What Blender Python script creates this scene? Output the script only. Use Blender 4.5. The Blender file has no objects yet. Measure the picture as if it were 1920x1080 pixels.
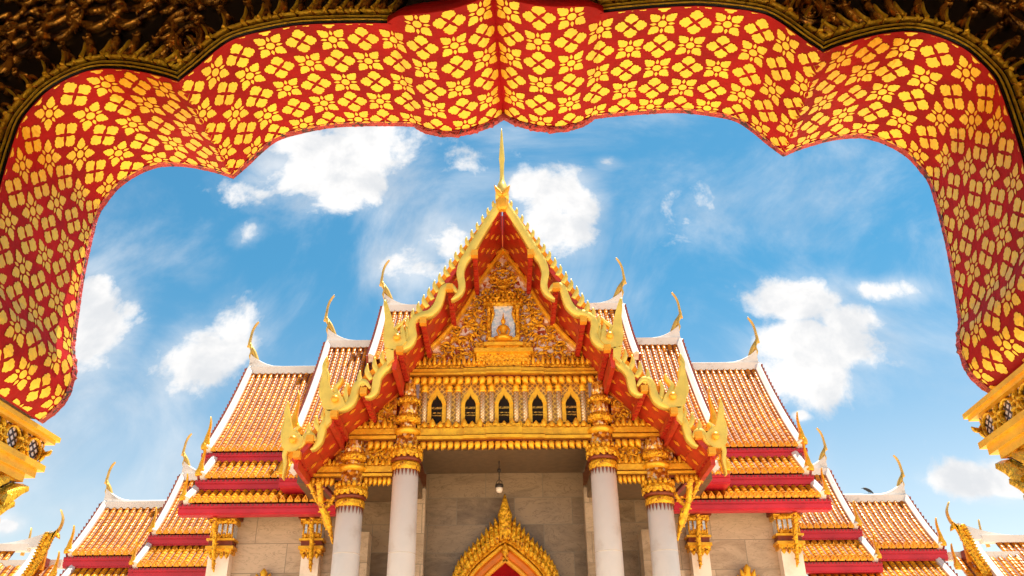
import bpy, bmesh, math, random
from mathutils import Vector, Matrix
random.seed(7)
R = math.radians
S = bpy.context.scene
COL = S.collection
# ------------------------------------------------------------------ camera
PITCH, ROLL, FPX, CXP, CAMZ = R(28.55), R(0.5), 1600.0, 943.0, 1.6
cam = bpy.data.objects.new('camera', bpy.data.cameras.new('camera'))
COL.objects.link(cam); S.camera = cam
cam.data.sensor_width = 36.0
cam.data.lens = 36.0*FPX/1920.0
cam.data.shift_x = 17.0/1920.0
cam.data.clip_start = 0.05; cam.data.clip_end = 2000
cam.matrix_world = Matrix.Translation((0, 0, CAMZ)) @ Matrix.Rotation(math.pi/2+PITCH, 4, 'X') @ Matrix.Rotation(-ROLL, 4, 'Z')
S.view_settings.view_transform = 'Standard'
S.view_settings.look = 'None'
S.view_settings.exposure = 1.04
S.view_settings.gamma = 1.0
S.render.engine = 'CYCLES'
try:
    S.cycles.max_bounces = 8; S.cycles.diffuse_bounces = 5; S.cycles.glossy_bounces = 4
    S.cycles.use_denoising = True
except Exception: pass

def ray(px, py):
    "direction (world) of a photo pixel (1920x1080)"
    dx, dy = px-CXP, py-540.0
    c, s = math.cos(ROLL), math.sin(ROLL)
    ux, uy = dx*c-dy*s, dx*s+dy*c
    v = Vector((ux/FPX, 1.0, -uy/FPX))
    cp, sp = math.cos(PITCH), math.sin(PITCH)
    return Vector((v.x, v.y*cp-v.z*sp, v.y*sp+v.z*cp))
def W(px, py, Y):
    d = ray(px, py); k = Y/d.y
    return Vector((d.x*k, Y, CAMZ+d.z*k))
def ZC(py, Y): return W(CXP, py, Y).z
def XZ(px, py, Y):
    p = W(px, py, Y); return (p.x, p.z)

# ------------------------------------------------------------------ sun, sky
SUN_TO = Vector((0.22, 0.15, 1.0)).normalized()
sun = bpy.data.objects.new('sun', bpy.data.lights.new('sun', 'SUN'))
COL.objects.link(sun)
sun.data.energy = 4.6; sun.data.angle = R(0.5); sun.data.color = (1.0, 0.88, 0.70)
sun.rotation_euler = SUN_TO.to_track_quat('Z', 'Y').to_euler()
SUN_EL = math.asin(SUN_TO.z); SUN_AZ = math.atan2(SUN_TO.x, SUN_TO.y)

world = bpy.data.worlds.new('World'); S.world = world
world.use_nodes = True
wt = world.node_tree; wt.nodes.clear()
def nn(t, typ, **kw):
    n = t.nodes.new(typ)
    for k, v in kw.items(): setattr(n, k, v)
    return n
def inp(t, sock, v):
    if hasattr(v, 'is_output') or isinstance(v, bpy.types.NodeSocket): t.links.new(v, sock)
    else: sock.default_value = v
def MA(t, op, a, b=0.0, c=None, clamp=False):
    n = nn(t, 'ShaderNodeMath', operation=op); n.use_clamp = clamp
    inp(t, n.inputs[0], a); inp(t, n.inputs[1], b)
    if c is not None: inp(t, n.inputs[2], c)
    return n.outputs[0]
def MIX(t, f, a, b, blend='MIX'):
    n = nn(t, 'ShaderNodeMix', data_type='RGBA', blend_type=blend)
    inp(t, n.inputs[0], f)
    for i, v in ((6, a), (7, b)):
        if isinstance(v, tuple) and len(v) == 3: v = v+(1,)
        inp(t, n.inputs[i], v)
    return n.outputs[2]
def NOISE(t, vec, scale, detail=4, rough=0.55, dist=0.0):
    n = nn(t, 'ShaderNodeTexNoise')
    if vec is not None: t.links.new(vec, n.inputs['Vector'])
    n.inputs['Scale'].default_value = scale; n.inputs['Detail'].default_value = detail
    n.inputs['Roughness'].default_value = rough; n.inputs['Distortion'].default_value = dist
    return n.outputs['Fac']
def SMOOTH(t, v, a, b, lo=0.0, hi=1.0):
    n = nn(t, 'ShaderNodeMapRange', interpolation_type='SMOOTHSTEP')
    inp(t, n.inputs[0], v)
    for i, x in ((1, a), (2, b), (3, lo), (4, hi)): inp(t, n.inputs[i], x)
    return n.outputs[0]
def COMB(t, x, y, z):
    n = nn(t, 'ShaderNodeCombineXYZ')
    for i, v in enumerate((x, y, z)): inp(t, n.inputs[i], v)
    return n.outputs[0]
def sky():
    t = wt
    tc = nn(t, 'ShaderNodeTexCoord')
    sep = nn(t, 'ShaderNodeSeparateXYZ'); t.links.new(tc.outputs['Generated'], sep.inputs[0])
    sk = nn(t, 'ShaderNodeTexSky', sky_type='NISHITA')
    sk.sun_disc = False; sk.sun_elevation = SUN_EL; sk.sun_rotation = SUN_AZ
    sk.air_density = 1.0; sk.dust_density = 0.6; sk.ozone_density = 1.3
    z = sep.outputs[2]
    tint_hi, tint_lo = (0.42, 1.06, 1.11), (1.75, 1.48, 1.16)
    tint = MIX(t, SMOOTH(t, z, 0.14, 0.50), tint_lo, tint_hi)
    base = MIX(t, 1.0, sk.outputs[0], tint, 'MULTIPLY')
    ay = MA(t, 'MAXIMUM', MA(t, 'ABSOLUTE', sep.outputs[1]), 0.08)
    a = MA(t, 'DIVIDE', sep.outputs[0], ay); e = MA(t, 'DIVIDE', z, ay)
    P = COMB(t, a, e, 0.0)
    # (px, py, rx, ry, strength) of every cloud, stored as directions
    blobs = [(620,290,170,85,1.0),(700,270,110,90,1.1),(560,270,70,55,.9),(660,345,120,60,.95),(780,250,70,40,.6),(470,355,80,45,.6),(465,440,38,32,.75),
             (150,620,110,95,1.15),(160,560,60,70,1.0),(240,585,30,40,.7),(380,670,95,70,1.15),(440,640,70,90,.95),(350,710,60,50,.8),
             (1040,360,95,60,1.0),(985,350,50,50,.85),(1030,430,120,75,.8),(1090,380,60,60,.9),(860,450,90,60,.75),(760,500,110,50,.7),(1140,305,30,16,.7),
             (1500,560,110,48,1.0),(1590,600,85,45,1.0),(1540,650,150,60,1.15),(1500,710,140,60,1.1),(1660,545,90,30,.9),(1560,730,60,40,.8),(1500,780,26,16,.8),
             (1830,905,110,42,1.15),(1900,890,80,48,1.1),(10,985,40,20,1.0),(1250,400,150,90,.38),(900,300,140,60,.34),(1000,560,260,80,.42),(300,480,160,60,.2)]
    tot = None
    for px, py, rx, ry, w in blobs:
        d = ray(px, py); c = (d.x/d.y, d.z/d.y)
        dr = ray(px+rx, py); du = ray(px, py-ry)
        sx = 1.0/max(1e-3, abs(dr.x/dr.y-c[0])); sy = 1.0/max(1e-3, abs(du.z/du.y-c[1]))
        vs = nn(t, 'ShaderNodeVectorMath', operation='SUBTRACT'); t.links.new(P, vs.inputs[0]); vs.inputs[1].default_value = (c[0], c[1], 0)
        vm = nn(t, 'ShaderNodeVectorMath', operation='MULTIPLY'); t.links.new(vs.outputs[0], vm.inputs[0]); vm.inputs[1].default_value = (sx, sy, 0)
        vl = nn(t, 'ShaderNodeVectorMath', operation='LENGTH'); t.links.new(vm.outputs[0], vl.inputs[0])
        m = SMOOTH(t, vl.outputs[1], 1.6, 0.0, 0.0, w)
        tot = m if tot is None else MA(t, 'MAXIMUM', tot, m)
    n1 = NOISE(t, P, 9.0, 10, 0.64, 0.25)
    n2 = NOISE(t, P, 22.0, 6, 0.6, 0.2)
    n3 = NOISE(t, P, 3.2, 7, 0.62, 0.9)
    dens = MA(t, 'ADD', MA(t, 'MULTIPLY', tot, 1.15), MA(t, 'MULTIPLY', MA(t, 'SUBTRACT', n1, 0.5), 2.3))
    dens = MA(t, 'ADD', dens, MA(t, 'MULTIPLY', MA(t, 'SUBTRACT', n2, 0.5), 0.6))
    mask = SMOOTH(t, dens, 0.34, 0.92)
    thin = SMOOTH(t, MA(t, 'ADD', MA(t, 'MULTIPLY', tot, 0.28), n3), 0.42, 0.88, 0.0, 0.70)
    mask = MA(t, 'MAXIMUM', mask, thin)
    shade = SMOOTH(t, NOISE(t, P, 10.0, 5, 0.6, 0.2), 0.35, 0.62)
    cc = MIX(t, shade, (5.6, 5.75, 5.95), (7.6, 7.45, 7.3))
    out = MIX(t, mask, base, cc)
    bg = nn(t, 'ShaderNodeBackground'); t.links.new(out, bg.inputs[0]); bg.inputs[1].default_value = 0.070
    wo = nn(t, 'ShaderNodeOutputWorld'); t.links.new(bg.outputs[0], wo.inputs[0])
sky()

# ------------------------------------------------------------------ materials
def mat(name, color, rough=0.6, metal=0.0, bump=0.0, bscale=30.0, var=0.12, vscale=4.0, coat=0.0, voro=0.0, vor_s=12.0, dark=None, dark_s=8.0, dark_t=(0.62, 0.72), spec=0.5):
    m = bpy.data.materials.new(name); m.use_nodes = True
    t = m.node_tree; b = t.nodes['Principled BSDF']
    tc = nn(t, 'ShaderNodeTexCoord').outputs['Object']
    f = NOISE(t, tc, vscale, 5)
    c1 = tuple(max(0, c*(1-var)) for c in color); c2 = tuple(min(1, c*(1+var)) for c in color)
    c = MIX(t, SMOOTH(t, f, 0.3, 0.7), c1, c2)
    if dark:
        c = MIX(t, SMOOTH(t, NOISE(t, tc, dark_s, 6, 0.65), *dark_t), c, dark)
    t.links.new(c, b.inputs['Base Color'])
    b.inputs['Roughness'].default_value = rough; b.inputs['Metallic'].default_value = metal
    b.inputs['Coat Weight'].default_value = coat; b.inputs['Coat Roughness'].default_value = 0.12
    b.inputs['Specular IOR Level'].default_value = spec
    h = None
    if bump: h = MA(t, 'MULTIPLY', NOISE(t, tc, bscale, 4), bump)
    if voro:
        v = nn(t, 'ShaderNodeTexVoronoi'); t.links.new(tc, v.inputs['Vector']); v.inputs['Scale'].default_value = vor_s
        hv = MA(t, 'MULTIPLY', v.outputs['Distance'], voro); h = hv if h is None else MA(t, 'ADD', h, hv)
    if h is not None:
        bp = nn(t, 'ShaderNodeBump'); bp.inputs['Strength'].default_value = 0.8; bp.inputs['Distance'].default_value = 0.05
        t.links.new(h, bp.inputs['Height']); t.links.new(bp.outputs[0], b.inputs['Normal'])
    return m
def wallmat(name, c1, c2, vein, bw, bh, axis='XZ', mortar=(0.2, 0.16, 0.11), rough=0.35):
    m = bpy.data.materials.new(name); m.use_nodes = True
    t = m.node_tree; b = t.nodes['Principled BSDF']
    g = nn(t, 'ShaderNodeNewGeometry'); sp = nn(t, 'ShaderNodeSeparateXYZ'); t.links.new(g.outputs['Position'], sp.inputs[0])
    P = g.outputs['Position']
    uv = COMB(t, MA(t, 'ADD', sp.outputs[0], MA(t, 'MULTIPLY', sp.outputs[1], 1.0)), sp.outputs[2], 0.0)
    br = nn(t, 'ShaderNodeTexBrick'); t.links.new(uv, br.inputs['Vector'])
    br.inputs['Scale'].default_value = 1.0; br.inputs['Brick Width'].default_value = bw; br.inputs['Row Height'].default_value = bh
    br.inputs['Mortar Size'].default_value = 0.014; br.inputs['Mortar Smooth'].default_value = 0.1
    br.inputs['Color1'].default_value = (0, 0, 0, 1); br.inputs['Color2'].default_value = (1, 1, 1, 1); br.inputs['Mortar'].default_value = (0.5, 0.5, 0.5, 1)
    tone = nn(t, 'ShaderNodeSeparateColor'); t.links.new(br.outputs['Color'], tone.inputs[0])
    off = COMB(t, MA(t, 'MULTIPLY', tone.outputs[0], 37.0), MA(t, 'MULTIPLY', tone.outputs[0], 11.0), MA(t, 'MULTIPLY', tone.outputs[0], 23.0))
    av = nn(t, 'ShaderNodeVectorMath', operation='ADD'); t.links.new(P, av.inputs[0]); t.links.new(off, av.inputs[1])
    sc = nn(t, 'ShaderNodeVectorMath', operation='MULTIPLY'); t.links.new(av.outputs[0], sc.inputs[0]); sc.inputs[1].default_value = (0.8, 0.8, 2.2)
    n = NOISE(t, sc.outputs[0], 0.9, 7, 0.65, 1.2)
    f = MA(t, 'ADD', MA(t, 'MULTIPLY', tone.outputs[0], 0.42), MA(t, 'MULTIPLY', n, 0.85))
    c = MIX(t, SMOOTH(t, f, 0.25, 0.85), c1, c2)
    n2 = NOISE(t, sc.outputs[0], 0.8, 8, 0.6, 3.0)
    v = MA(t, 'ABSOLUTE', MA(t, 'SUBTRACT', n2, 0.5))
    c = MIX(t, SMOOTH(t, v, 0.018, 0.0, 0.0, 0.5), c, vein)
    c = MIX(t, MA(t, 'MULTIPLY', br.outputs['Fac'], 0.7), c, mortar)
    t.links.new(c, b.inputs['Base Color']); b.inputs['Roughness'].default_value = rough
    return m
def mosaicmat(name, cols, scale, metal=0.35, rough=0.22):
    "small mirror-glass tesserae, each of its own tone and tilt"
    m = bpy.data.materials.new(name); m.use_nodes = True
    t = m.node_tree; b = t.nodes['Principled BSDF']
    tc = nn(t, 'ShaderNodeTexCoord').outputs['Object']
    v = nn(t, 'ShaderNodeTexVoronoi'); t.links.new(tc, v.inputs['Vector']); v.inputs['Scale'].default_value = scale
    s = nn(t, 'ShaderNodeSeparateColor'); t.links.new(v.outputs['Color'], s.inputs[0])
    r = nn(t, 'ShaderNodeValToRGB'); r.color_ramp.interpolation = 'CONSTANT'
    while len(r.color_ramp.elements) < len(cols): r.color_ramp.elements.new(0.5)
    for i, c in enumerate(cols):
        r.color_ramp.elements[i].position = i/len(cols); r.color_ramp.elements[i].color = c+(1,)
    t.links.new(s.outputs[0], r.inputs[0]); t.links.new(r.outputs[0], b.inputs['Base Color'])
    b.inputs['Metallic'].default_value = metal; b.inputs['Roughness'].default_value = rough
    bp = nn(t, 'ShaderNodeBump'); bp.inputs['Strength'].default_value = 0.5; bp.inputs['Distance'].default_value = 0.03
    t.links.new(s.outputs[1], bp.inputs['Height']); t.links.new(bp.outputs[0], b.inputs['Normal'])
    return m
def latticemat(name, ca, cb, sc, metal=0.4):
    "diagonal diamond lattice of gilt strips over glass"
    m = bpy.data.materials.new(name); m.use_nodes = True
    t = m.node_tree; b = t.nodes['Principled BSDF']
    g = nn(t, 'ShaderNodeTexCoord'); sp = nn(t, 'ShaderNodeSeparateXYZ'); t.links.new(g.outputs['Object'], sp.inputs[0])
    x = MA(t, 'ADD', sp.outputs[0], sp.outputs[1]); z = sp.outputs[2]
    p = MA(t, 'FRACT', MA(t, 'MULTIPLY', MA(t, 'ADD', x, z), sc)); q = MA(t, 'FRACT', MA(t, 'MULTIPLY', MA(t, 'SUBTRACT', x, z), sc))
    h = MA(t, 'MAXIMUM', MA(t, 'ABSOLUTE', MA(t, 'SUBTRACT', p, 0.5)), MA(t, 'ABSOLUTE', MA(t, 'SUBTRACT', q, 0.5)))
    f = SMOOTH(t, h, 0.28, 0.36)
    c = MIX(t, f, cb, ca)
    t.links.new(c, b.inputs['Base Color']); b.inputs['Metallic'].default_value = metal; b.inputs['Roughness'].default_value = 0.3
    bp = nn(t, 'ShaderNodeBump'); bp.inputs['Strength'].default_value = 0.9; bp.inputs['Distance'].default_value = 0.03
    t.links.new(f, bp.inputs['Height']); t.links.new(bp.outputs[0], b.inputs['Normal'])
    return m
M = {}
M['gold'] = mat('gilding', (0.95, 0.46, 0.022), 0.34, 0.42, bump=0.5, bscale=14, var=0.18, vscale=3, dark=(0.42, 0.12, 0.02), dark_s=5, dark_t=(0.62, 0.78))
M['gold_fine'] = mat('carved_gilding', (0.95, 0.46, 0.02), 0.30, 0.48, bump=0.9, bscale=22, var=0.2, vscale=6, voro=1.2, vor_s=9, dark=(0.28, 0.06, 0.01), dark_s=9, dark_t=(0.54, 0.64))  # dark noise spots put the shade of carving recesses into the colour
M['gold_orange'] = mat('orange_gilding', (0.93, 0.40, 0.03), 0.4, 0.45, var=0.1, bump=0.2, bscale=20)
M['gold_pale'] = mat('pale_gilding', (0.80, 0.57, 0.11), 0.40, 0.34, bump=0.25, bscale=6, var=0.12, vscale=1.5, dark=(0.45, 0.32, 0.10), dark_s=4, dark_t=(0.66, 0.85))
M['gold_near'] = mat('aged_gilding', (1.0, 0.54, 0.03), 0.30, 0.5, bump=0.5, bscale=40, var=0.2, vscale=14, dark=(0.42, 0.17, 0.03), dark_s=22, dark_t=(0.64, 0.80))
M['gold_old'] = mat('old_dark_gilding', (0.72, 0.34, 0.05), 0.26, 0.8, bump=0.25, bscale=30, var=0.35, vscale=16, dark=(0.06, 0.022, 0.008), dark_s=14, dark_t=(0.46, 0.60))
M['gold_leaf'] = mat('stencilled_gold', (1.0, 0.56, 0.025), 0.33, 0.38, bump=0.10, bscale=60, var=0.1, vscale=9, dark=(0.42, 0.09, 0.02), dark_s=46, dark_t=(0.70, 0.78))
M['red_near'] = mat('red_lacquer', (0.38, 0.006, 0.005), 0.6, 0.0, bump=0.14, bscale=22, var=0.22, vscale=3.5, dark=(0.16, 0.012, 0.02), dark_s=30, dark_t=(0.66, 0.78), spec=0.12)
M['red_edge'] = mat('chipped_red_edge', (0.48, 0.03, 0.025), 0.5, 0.0, bump=0.8, bscale=30, var=0.25, vscale=12, dark=(0.05, 0.008, 0.012), dark_s=26, dark_t=(0.52, 0.6))
M['red_soffit'] = mat('red_soffit_paint', (0.44, 0.026, 0.010), 0.42, 0.0, var=0.18, vscale=2, bump=0.1)
M['orange_soffit'] = mat('orange_soffit_paint', (0.72, 0.19, 0.012), 0.4, 0.15, var=0.12, vscale=2)
M['crimson'] = mat('crimson_fascia_paint', (0.52, 0.014, 0.035), 0.45, 0.0, var=0.15, vscale=1.2, dark=(0.30, 0.02, 0.04), dark_s=3, dark_t=(0.6, 0.8))
M['maroon'] = mat('maroon_edge_tile', (0.26, 0.05, 0.045), 0.4, 0.0, var=0.3, vscale=5)
M['plaster'] = mat('white_plaster', (0.82, 0.77, 0.73), 0.6, 0.0, var=0.06, vscale=1.2, bump=0.2, bscale=6, dark=(0.34, 0.29, 0.26), dark_s=2.0, dark_t=(0.56, 0.80))
M['column'] = mat('column_marble', (0.97, 0.85, 0.74), 0.5, 0.0, var=0.03, vscale=1.2, dark=(0.84, 0.70, 0.58), dark_s=1.1, dark_t=(0.50, 0.72), spec=0.25)
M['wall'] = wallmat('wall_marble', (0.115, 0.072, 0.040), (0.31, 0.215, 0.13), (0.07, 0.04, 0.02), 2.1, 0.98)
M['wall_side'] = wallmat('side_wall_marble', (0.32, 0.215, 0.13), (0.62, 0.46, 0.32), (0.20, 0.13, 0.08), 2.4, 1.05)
M['mosaic'] = mosaicmat('pink_white_mosaic', [(0.50, 0.14, 0.06), (0.85, 0.66, 0.60), (0.40, 0.07, 0.03), (0.95, 0.88, 0.86), (0.70, 0.36, 0.16), (0.80, 0.72, 0.76)], 8.0)
M['mosaic_dark'] = mosaicmat('amber_mosaic', [(0.34, 0.10, 0.01), (0.85, 0.42, 0.04), (0.80, 0.62, 0.40), (0.50, 0.17, 0.02), (0.90, 0.50, 0.06), (0.70, 0.30, 0.03)], 12.0)
M['mosaic_blue'] = mosaicmat('pale_blue_mosaic', [(0.62, 0.74, 0.86), (0.85, 0.88, 0.92), (0.50, 0.66, 0.82), (0.75, 0.80, 0.88)], 14.0, 0.2)
M['mosaic_near'] = latticemat('silver_diamond_mosaic', (0.06, 0.035, 0.03), (0.88, 0.76, 0.72), 26.0)
M['silver'] = latticemat('silver_strip_mosaic', (0.62, 0.40, 0.16), (0.82, 0.74, 0.58), 9.0)
M['lattice'] = latticemat('gilt_lattice', (0.95, 0.55, 0.09), (0.45, 0.22, 0.06), 5.2, 0.25)
M['dark'] = mat('dark_glass', (0.016, 0.010, 0.008), 0.6, 0.0, var=0.2, spec=0.1)
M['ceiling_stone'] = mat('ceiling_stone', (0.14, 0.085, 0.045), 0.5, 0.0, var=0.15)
M['black'] = mat('black_glass_ground', (0.010, 0.007, 0.006), 0.25, 0.0, var=0.3)
M['door'] = mat('dark_red_door', (0.30, 0.002, 0.003), 0.7, 0.0, var=0.1, spec=0.1)
M['brownred'] = mat('brown_red_band', (0.20, 0.035, 0.010), 0.4, 0.3, var=0.15)  # brown-red bands; in cornice recesses the dark tone also paints in shade
M['ground'] = mat('courtyard_marble', (0.86, 0.66, 0.45), 0.5, 0.0, var=0.06, vscale=0.6)
M['ceiling'] = mat('gate_ceiling_boards', (0.20, 0.12, 0.06), 0.6, 0.0, var=0.2)
M['gold_slab'] = mat('smooth_gilt_slab', (1.0, 0.52, 0.03), 0.42, 0.35, bump=0.12, bscale=20, var=0.14, vscale=7, dark=(0.55, 0.22, 0.02), dark_s=14, dark_t=(0.66, 0.82))
M['lampglass'] = mat('frosted_lamp_glass', (0.85, 0.72, 0.60), 0.3, 0.0, var=0.02)
M['joint'] = mat('marble_joint', (0.66, 0.53, 0.42), 0.6, 0.0, var=0.1)
M['iron'] = mat('dark_iron', (0.05, 0.04, 0.035), 0.5, 0.6, var=0.1)
M['horn'] = mat('tarnished_finial_gilding', (0.72, 0.44, 0.09), 0.4, 0.4, var=0.2, vscale=2, dark=(0.14, 0.08, 0.04), dark_s=2.0, dark_t=(0.56, 0.74))
M['bird'] = mat('dark_feathers', (0.03, 0.03, 0.035), 0.6, 0.0)
def tilemat(name, ca, cb, cc):
    m = bpy.data.materials.new(name); m.use_nodes = True
    t = m.node_tree; b = t.nodes['Principled BSDF']
    tc = nn(t, 'ShaderNodeUVMap').outputs[0]
    wn = nn(t, 'ShaderNodeTexWhiteNoise', noise_dimensions='2D')
    fl = nn(t, 'ShaderNodeVectorMath', operation='FLOOR'); t.links.new(tc, fl.inputs[0]); t.links.new(fl.outputs[0], wn.inputs['Vector'])
    c = MIX(t, wn.outputs['Value'], ca, cb)
    o = nn(t, 'ShaderNodeTexCoord').outputs['Object']
    c = MIX(t, SMOOTH(t, NOISE(t, o, 0.9, 5), 0.5, 0.75), c, cc)
    t.links.new(c, b.inputs['Base Color'])
    b.inputs['Roughness'].default_value = 0.34
    b.inputs['Specular IOR Level'].default_value = 0.15; b.inputs['Coat Weight'].default_value = 0.05; b.inputs['Coat Roughness'].default_value = 0.1
    return m
M['tile'] = tilemat('glazed_orange_tile', (0.44, 0.125, 0.006), (0.80, 0.30, 0.014), (0.38, 0.09, 0.008))
M['tile_low'] = tilemat('glazed_yellow_tile', (0.52, 0.19, 0.006), (0.84, 0.36, 0.014), (0.46, 0.15, 0.008))
M['valley'] = mat('tile_valley', (0.17, 0.032, 0.007), 0.6, 0.0, var=0.25, vscale=3)

# ------------------------------------------------------------------ mesh helpers
WLOC = {}
class MB:
    def __init__(s): s.v = []; s.f = []; s.m = []; s.uv = {}; s.slots = []; s.cur = 0; s.sm = []; s.smooth = False
    def use(s, name, smooth=None):
        if name not in s.slots: s.slots.append(name)
        s.cur = s.slots.index(name)
        if smooth is not None: s.smooth = smooth
        return s
    def add(s, vs, fs, uvs=None):
        o = len(s.v); s.v.extend(Vector(p) for p in vs)
        for f in fs:
            s.f.append(tuple(i+o for i in f)); s.m.append(s.cur); s.sm.append(s.smooth)
    def box(s, a, b):
        x0, x1 = sorted((a[0], b[0])); y0, y1 = sorted((a[1], b[1])); z0, z1 = sorted((a[2], b[2]))
        vs = [(x, y, z) for x in (x0, x1) for y in (y0, y1) for z in (z0, z1)]
        s.add(vs, [(0, 1, 3, 2), (4, 6, 7, 5), (0, 4, 5, 1), (2, 3, 7, 6), (0, 2, 6, 4), (1, 5, 7, 3)])
    def grid(s, rows, close_u=False, close_v=False):
        n = len(rows); k = len(rows[0]); vs = [p for r in rows for p in r]; fs = []
        for i in range(n if close_v else n-1):
            for j in range(k if close_u else k-1):
                a, b = i*k+j, i*k+(j+1) % k; c, d = ((i+1) % n)*k+(j+1) % k, ((i+1) % n)*k+j
                fs.append((a, b, c, d))
        s.add(vs, fs)
    def prism(s, poly, ext):
        "poly: list of 3D points, ext: vector"
        n = len(poly); e = Vector(ext); a = [Vector(p) for p in poly]; b = [p+e for p in a]
        s.add(a+b, [tuple(range(n)), tuple(range(2*n-1, n-1, -1))]+[(i, (i+1) % n, (i+1) % n+n, i+n) for i in range(n)])
    def tube(s, pts, rad, n=8, cap=True):
        pts = [Vector(p) for p in pts]; rows = []
        for i, p in enumerate(pts):
            t = (pts[min(i+1, len(pts)-1)]-pts[max(i-1, 0)]).normalized()
            u = t.cross(Vector((0, 1, 0)))
            if u.length < 0.1: u = t.cross(Vector((1, 0, 0)))
            u.normalize(); w = t.cross(u)
            r = rad[i] if isinstance(rad, (list, tuple)) else rad
            rows.append([p+u*r*math.cos(2*math.pi*k/n)+w*r*math.sin(2*math.pi*k/n) for k in range(n)])
        s.grid(rows, close_u=True)
        if cap:
            o = len(s.v)-len(rows)*n
            for base in (o, o+(len(rows)-1)*n):
                s.f.append(tuple(range(base, base+n))); s.m.append(s.cur); s.sm.append(False)
    def lathe(s, c, prof, n=24, flute=0, fd=0.0):
        c = Vector(c); rows = []
        for r, z in prof:
            row = []
            for k in range(n):
                a = 2*math.pi*k/n; rr = r*(1+fd*math.cos(flute*a)) if flute else r
                row.append(c+Vector((rr*math.cos(a), rr*math.sin(a), z)))
            rows.append(row)
        s.grid(rows, close_u=True)
        o = len(s.v)-len(rows)*n
        for base in (o, o+(len(rows)-1)*n):
            s.f.append(tuple(range(base, base+n))); s.m.append(s.cur); s.sm.append(False)
    def relief(s, path, width, y, depth=0.1, crown=0.05, frame=None, flat=0.22):
        """a carved band: path of (u, w) points; ridge proud of the edges, solid behind. frame maps (u, w, out)->3D (out towards the viewer)"""
        if frame is None: frame = lambda u, w, o: Vector((u, y-o, w))
        n = len(path); rows = []
        for i in range(n):
            a = Vector(path[max(i-1, 0)]); b = Vector(path[min(i+1, n-1)]); t = b-a
            if t.length < 1e-9: t = Vector((1, 0))
            t.normalize(); nx = Vector((-t.y, t.x)); p = Vector(path[i])
            wd = width[i] if isinstance(width, (list, tuple)) else width
            L = p+nx*wd*0.5; Rr = p-nx*wd*0.5; q1 = p+nx*wd*flat; q2 = p-nx*wd*flat
            cr = crown*min(1.0, wd/(crown*1.2+1e-6))
            rows.append([frame(L.x, L.y, 0), frame(q1.x, q1.y, cr), frame(q2.x, q2.y, cr), frame(Rr.x, Rr.y, 0), frame(Rr.x, Rr.y, -depth), frame(L.x, L.y, -depth)])
        s.grid(rows, close_u=True)
        o = len(s.v)-len(rows)*6
        for base in (o, o+(len(rows)-1)*6):
            s.f.append(tuple(range(base, base+6))); s.m.append(s.cur); s.sm.append(False)
    def leaf(s, p, ang, ln, wd, y, depth=0.05, crown=0.04, curl=0.0, frame=None):
        "flame shaped leaf rooted at p, pointing along ang"
        pts = []; ws = []
        for i, (t, w) in enumerate(((0, .45), (.2, .9), (.42, 1.0), (.65, .7), (.85, .33), (1, .03))):
            a = ang+curl*t
            pts.append((p[0]+math.cos(a)*ln*t, p[1]+math.sin(a)*ln*t)); ws.append(w*wd)
        s.relief(pts, ws, y, depth, crown, frame)
    def spiral(s, c, r, turns, a0, d, wd, y, crown=0.05, depth=0.05, frame=None, buds=True):
        n = int(12*turns)+2; pts = []; ws = []
        for i in range(n):
            t = i/(n-1); a = a0+d*2*math.pi*turns*t; rr = r*(1-0.86*t)
            pts.append((c[0]+rr*math.cos(a), c[1]+rr*math.sin(a))); ws.append(wd*(1-0.45*t))
        s.relief(pts, ws, y, depth, crown, frame)
        if buds:
            for i in range(1, n-3, 3):
                a = a0+d*2*math.pi*turns*i/(n-1)
                s.leaf(pts[i], a+d*0.7, r*0.55, wd*1.0, y, depth, crown*0.9, d*0.9, frame)
            s.leaf(c, a0, r*0.3, wd*1.6, y, depth, crown*1.3, 0, frame)
    def mirror(s):
        "add the mirror image in x"
        o = len(s.v); s.v.extend(Vector((-p.x, p.y, p.z)) for p in list(s.v)); k = len(s.f)
        for i in range(k):
            s.f.append(tuple(j+o for j in reversed(s.f[i]))); s.m.append(s.m[i]); s.sm.append(s.sm[i])
        return s
    def flipx(s):
        s.v = [Vector((-p.x, p.y, p.z)) for p in s.v]; s.f = [tuple(reversed(f)) for f in s.f]; return s
    def build(s, name, parent=None, fixn=True, xf=None):
        vs = s.v
        if xf is not None: vs = [xf @ p for p in vs]
        lo = Vector([min(p[i] for p in vs) for i in range(3)]); hi = Vector([max(p[i] for p in vs) for i in range(3)])
        org = Vector(((lo.x+hi.x)/2, (lo.y+hi.y)/2, lo.z))
        me = bpy.data.meshes.new(name)
        me.from_pydata([tuple(p-org) for p in vs], [], s.f)
        for n_ in s.slots: me.materials.append(M[n_])
        me.polygons.foreach_set('material_index', s.m)
        me.polygons.foreach_set('use_smooth', s.sm)
        if s.uv:
            ul = me.uv_layers.new(name='UVMap'); k = 0
            for fi, p in enumerate(me.polygons):
                q = s.uv.get(fi, (0, 0))
                for li in p.loop_indices: ul.data[li].uv = q
        if fixn:
            bm = bmesh.new(); bm.from_mesh(me); bmesh.ops.recalc_face_normals(bm, faces=bm.faces); bm.to_mesh(me); bm.free()
        me.update()
        o = bpy.data.objects.new(name, me); COL.objects.link(o)
        WLOC[o.name] = org
        place(o, org, parent)
        return o
def place(o, org, parent):
    if parent is not None:
        o.parent = parent; o.location = org-WLOC[parent.name]
    else: o.location = org
def empty(name, loc, label, cat, group=None):
    o = bpy.data.objects.new(name, None); COL.objects.link(o); o.location = loc; o.empty_display_size = 0.3
    WLOC[o.name] = Vector(loc); tag(o, label, cat, group); return o
def tag(o, label=None, cat=None, group=None, kind=None):
    if label: o['label'] = label
    if cat: o['category'] = cat
    if group: o['group'] = group
    if kind: o['kind'] = kind
    return o
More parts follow.
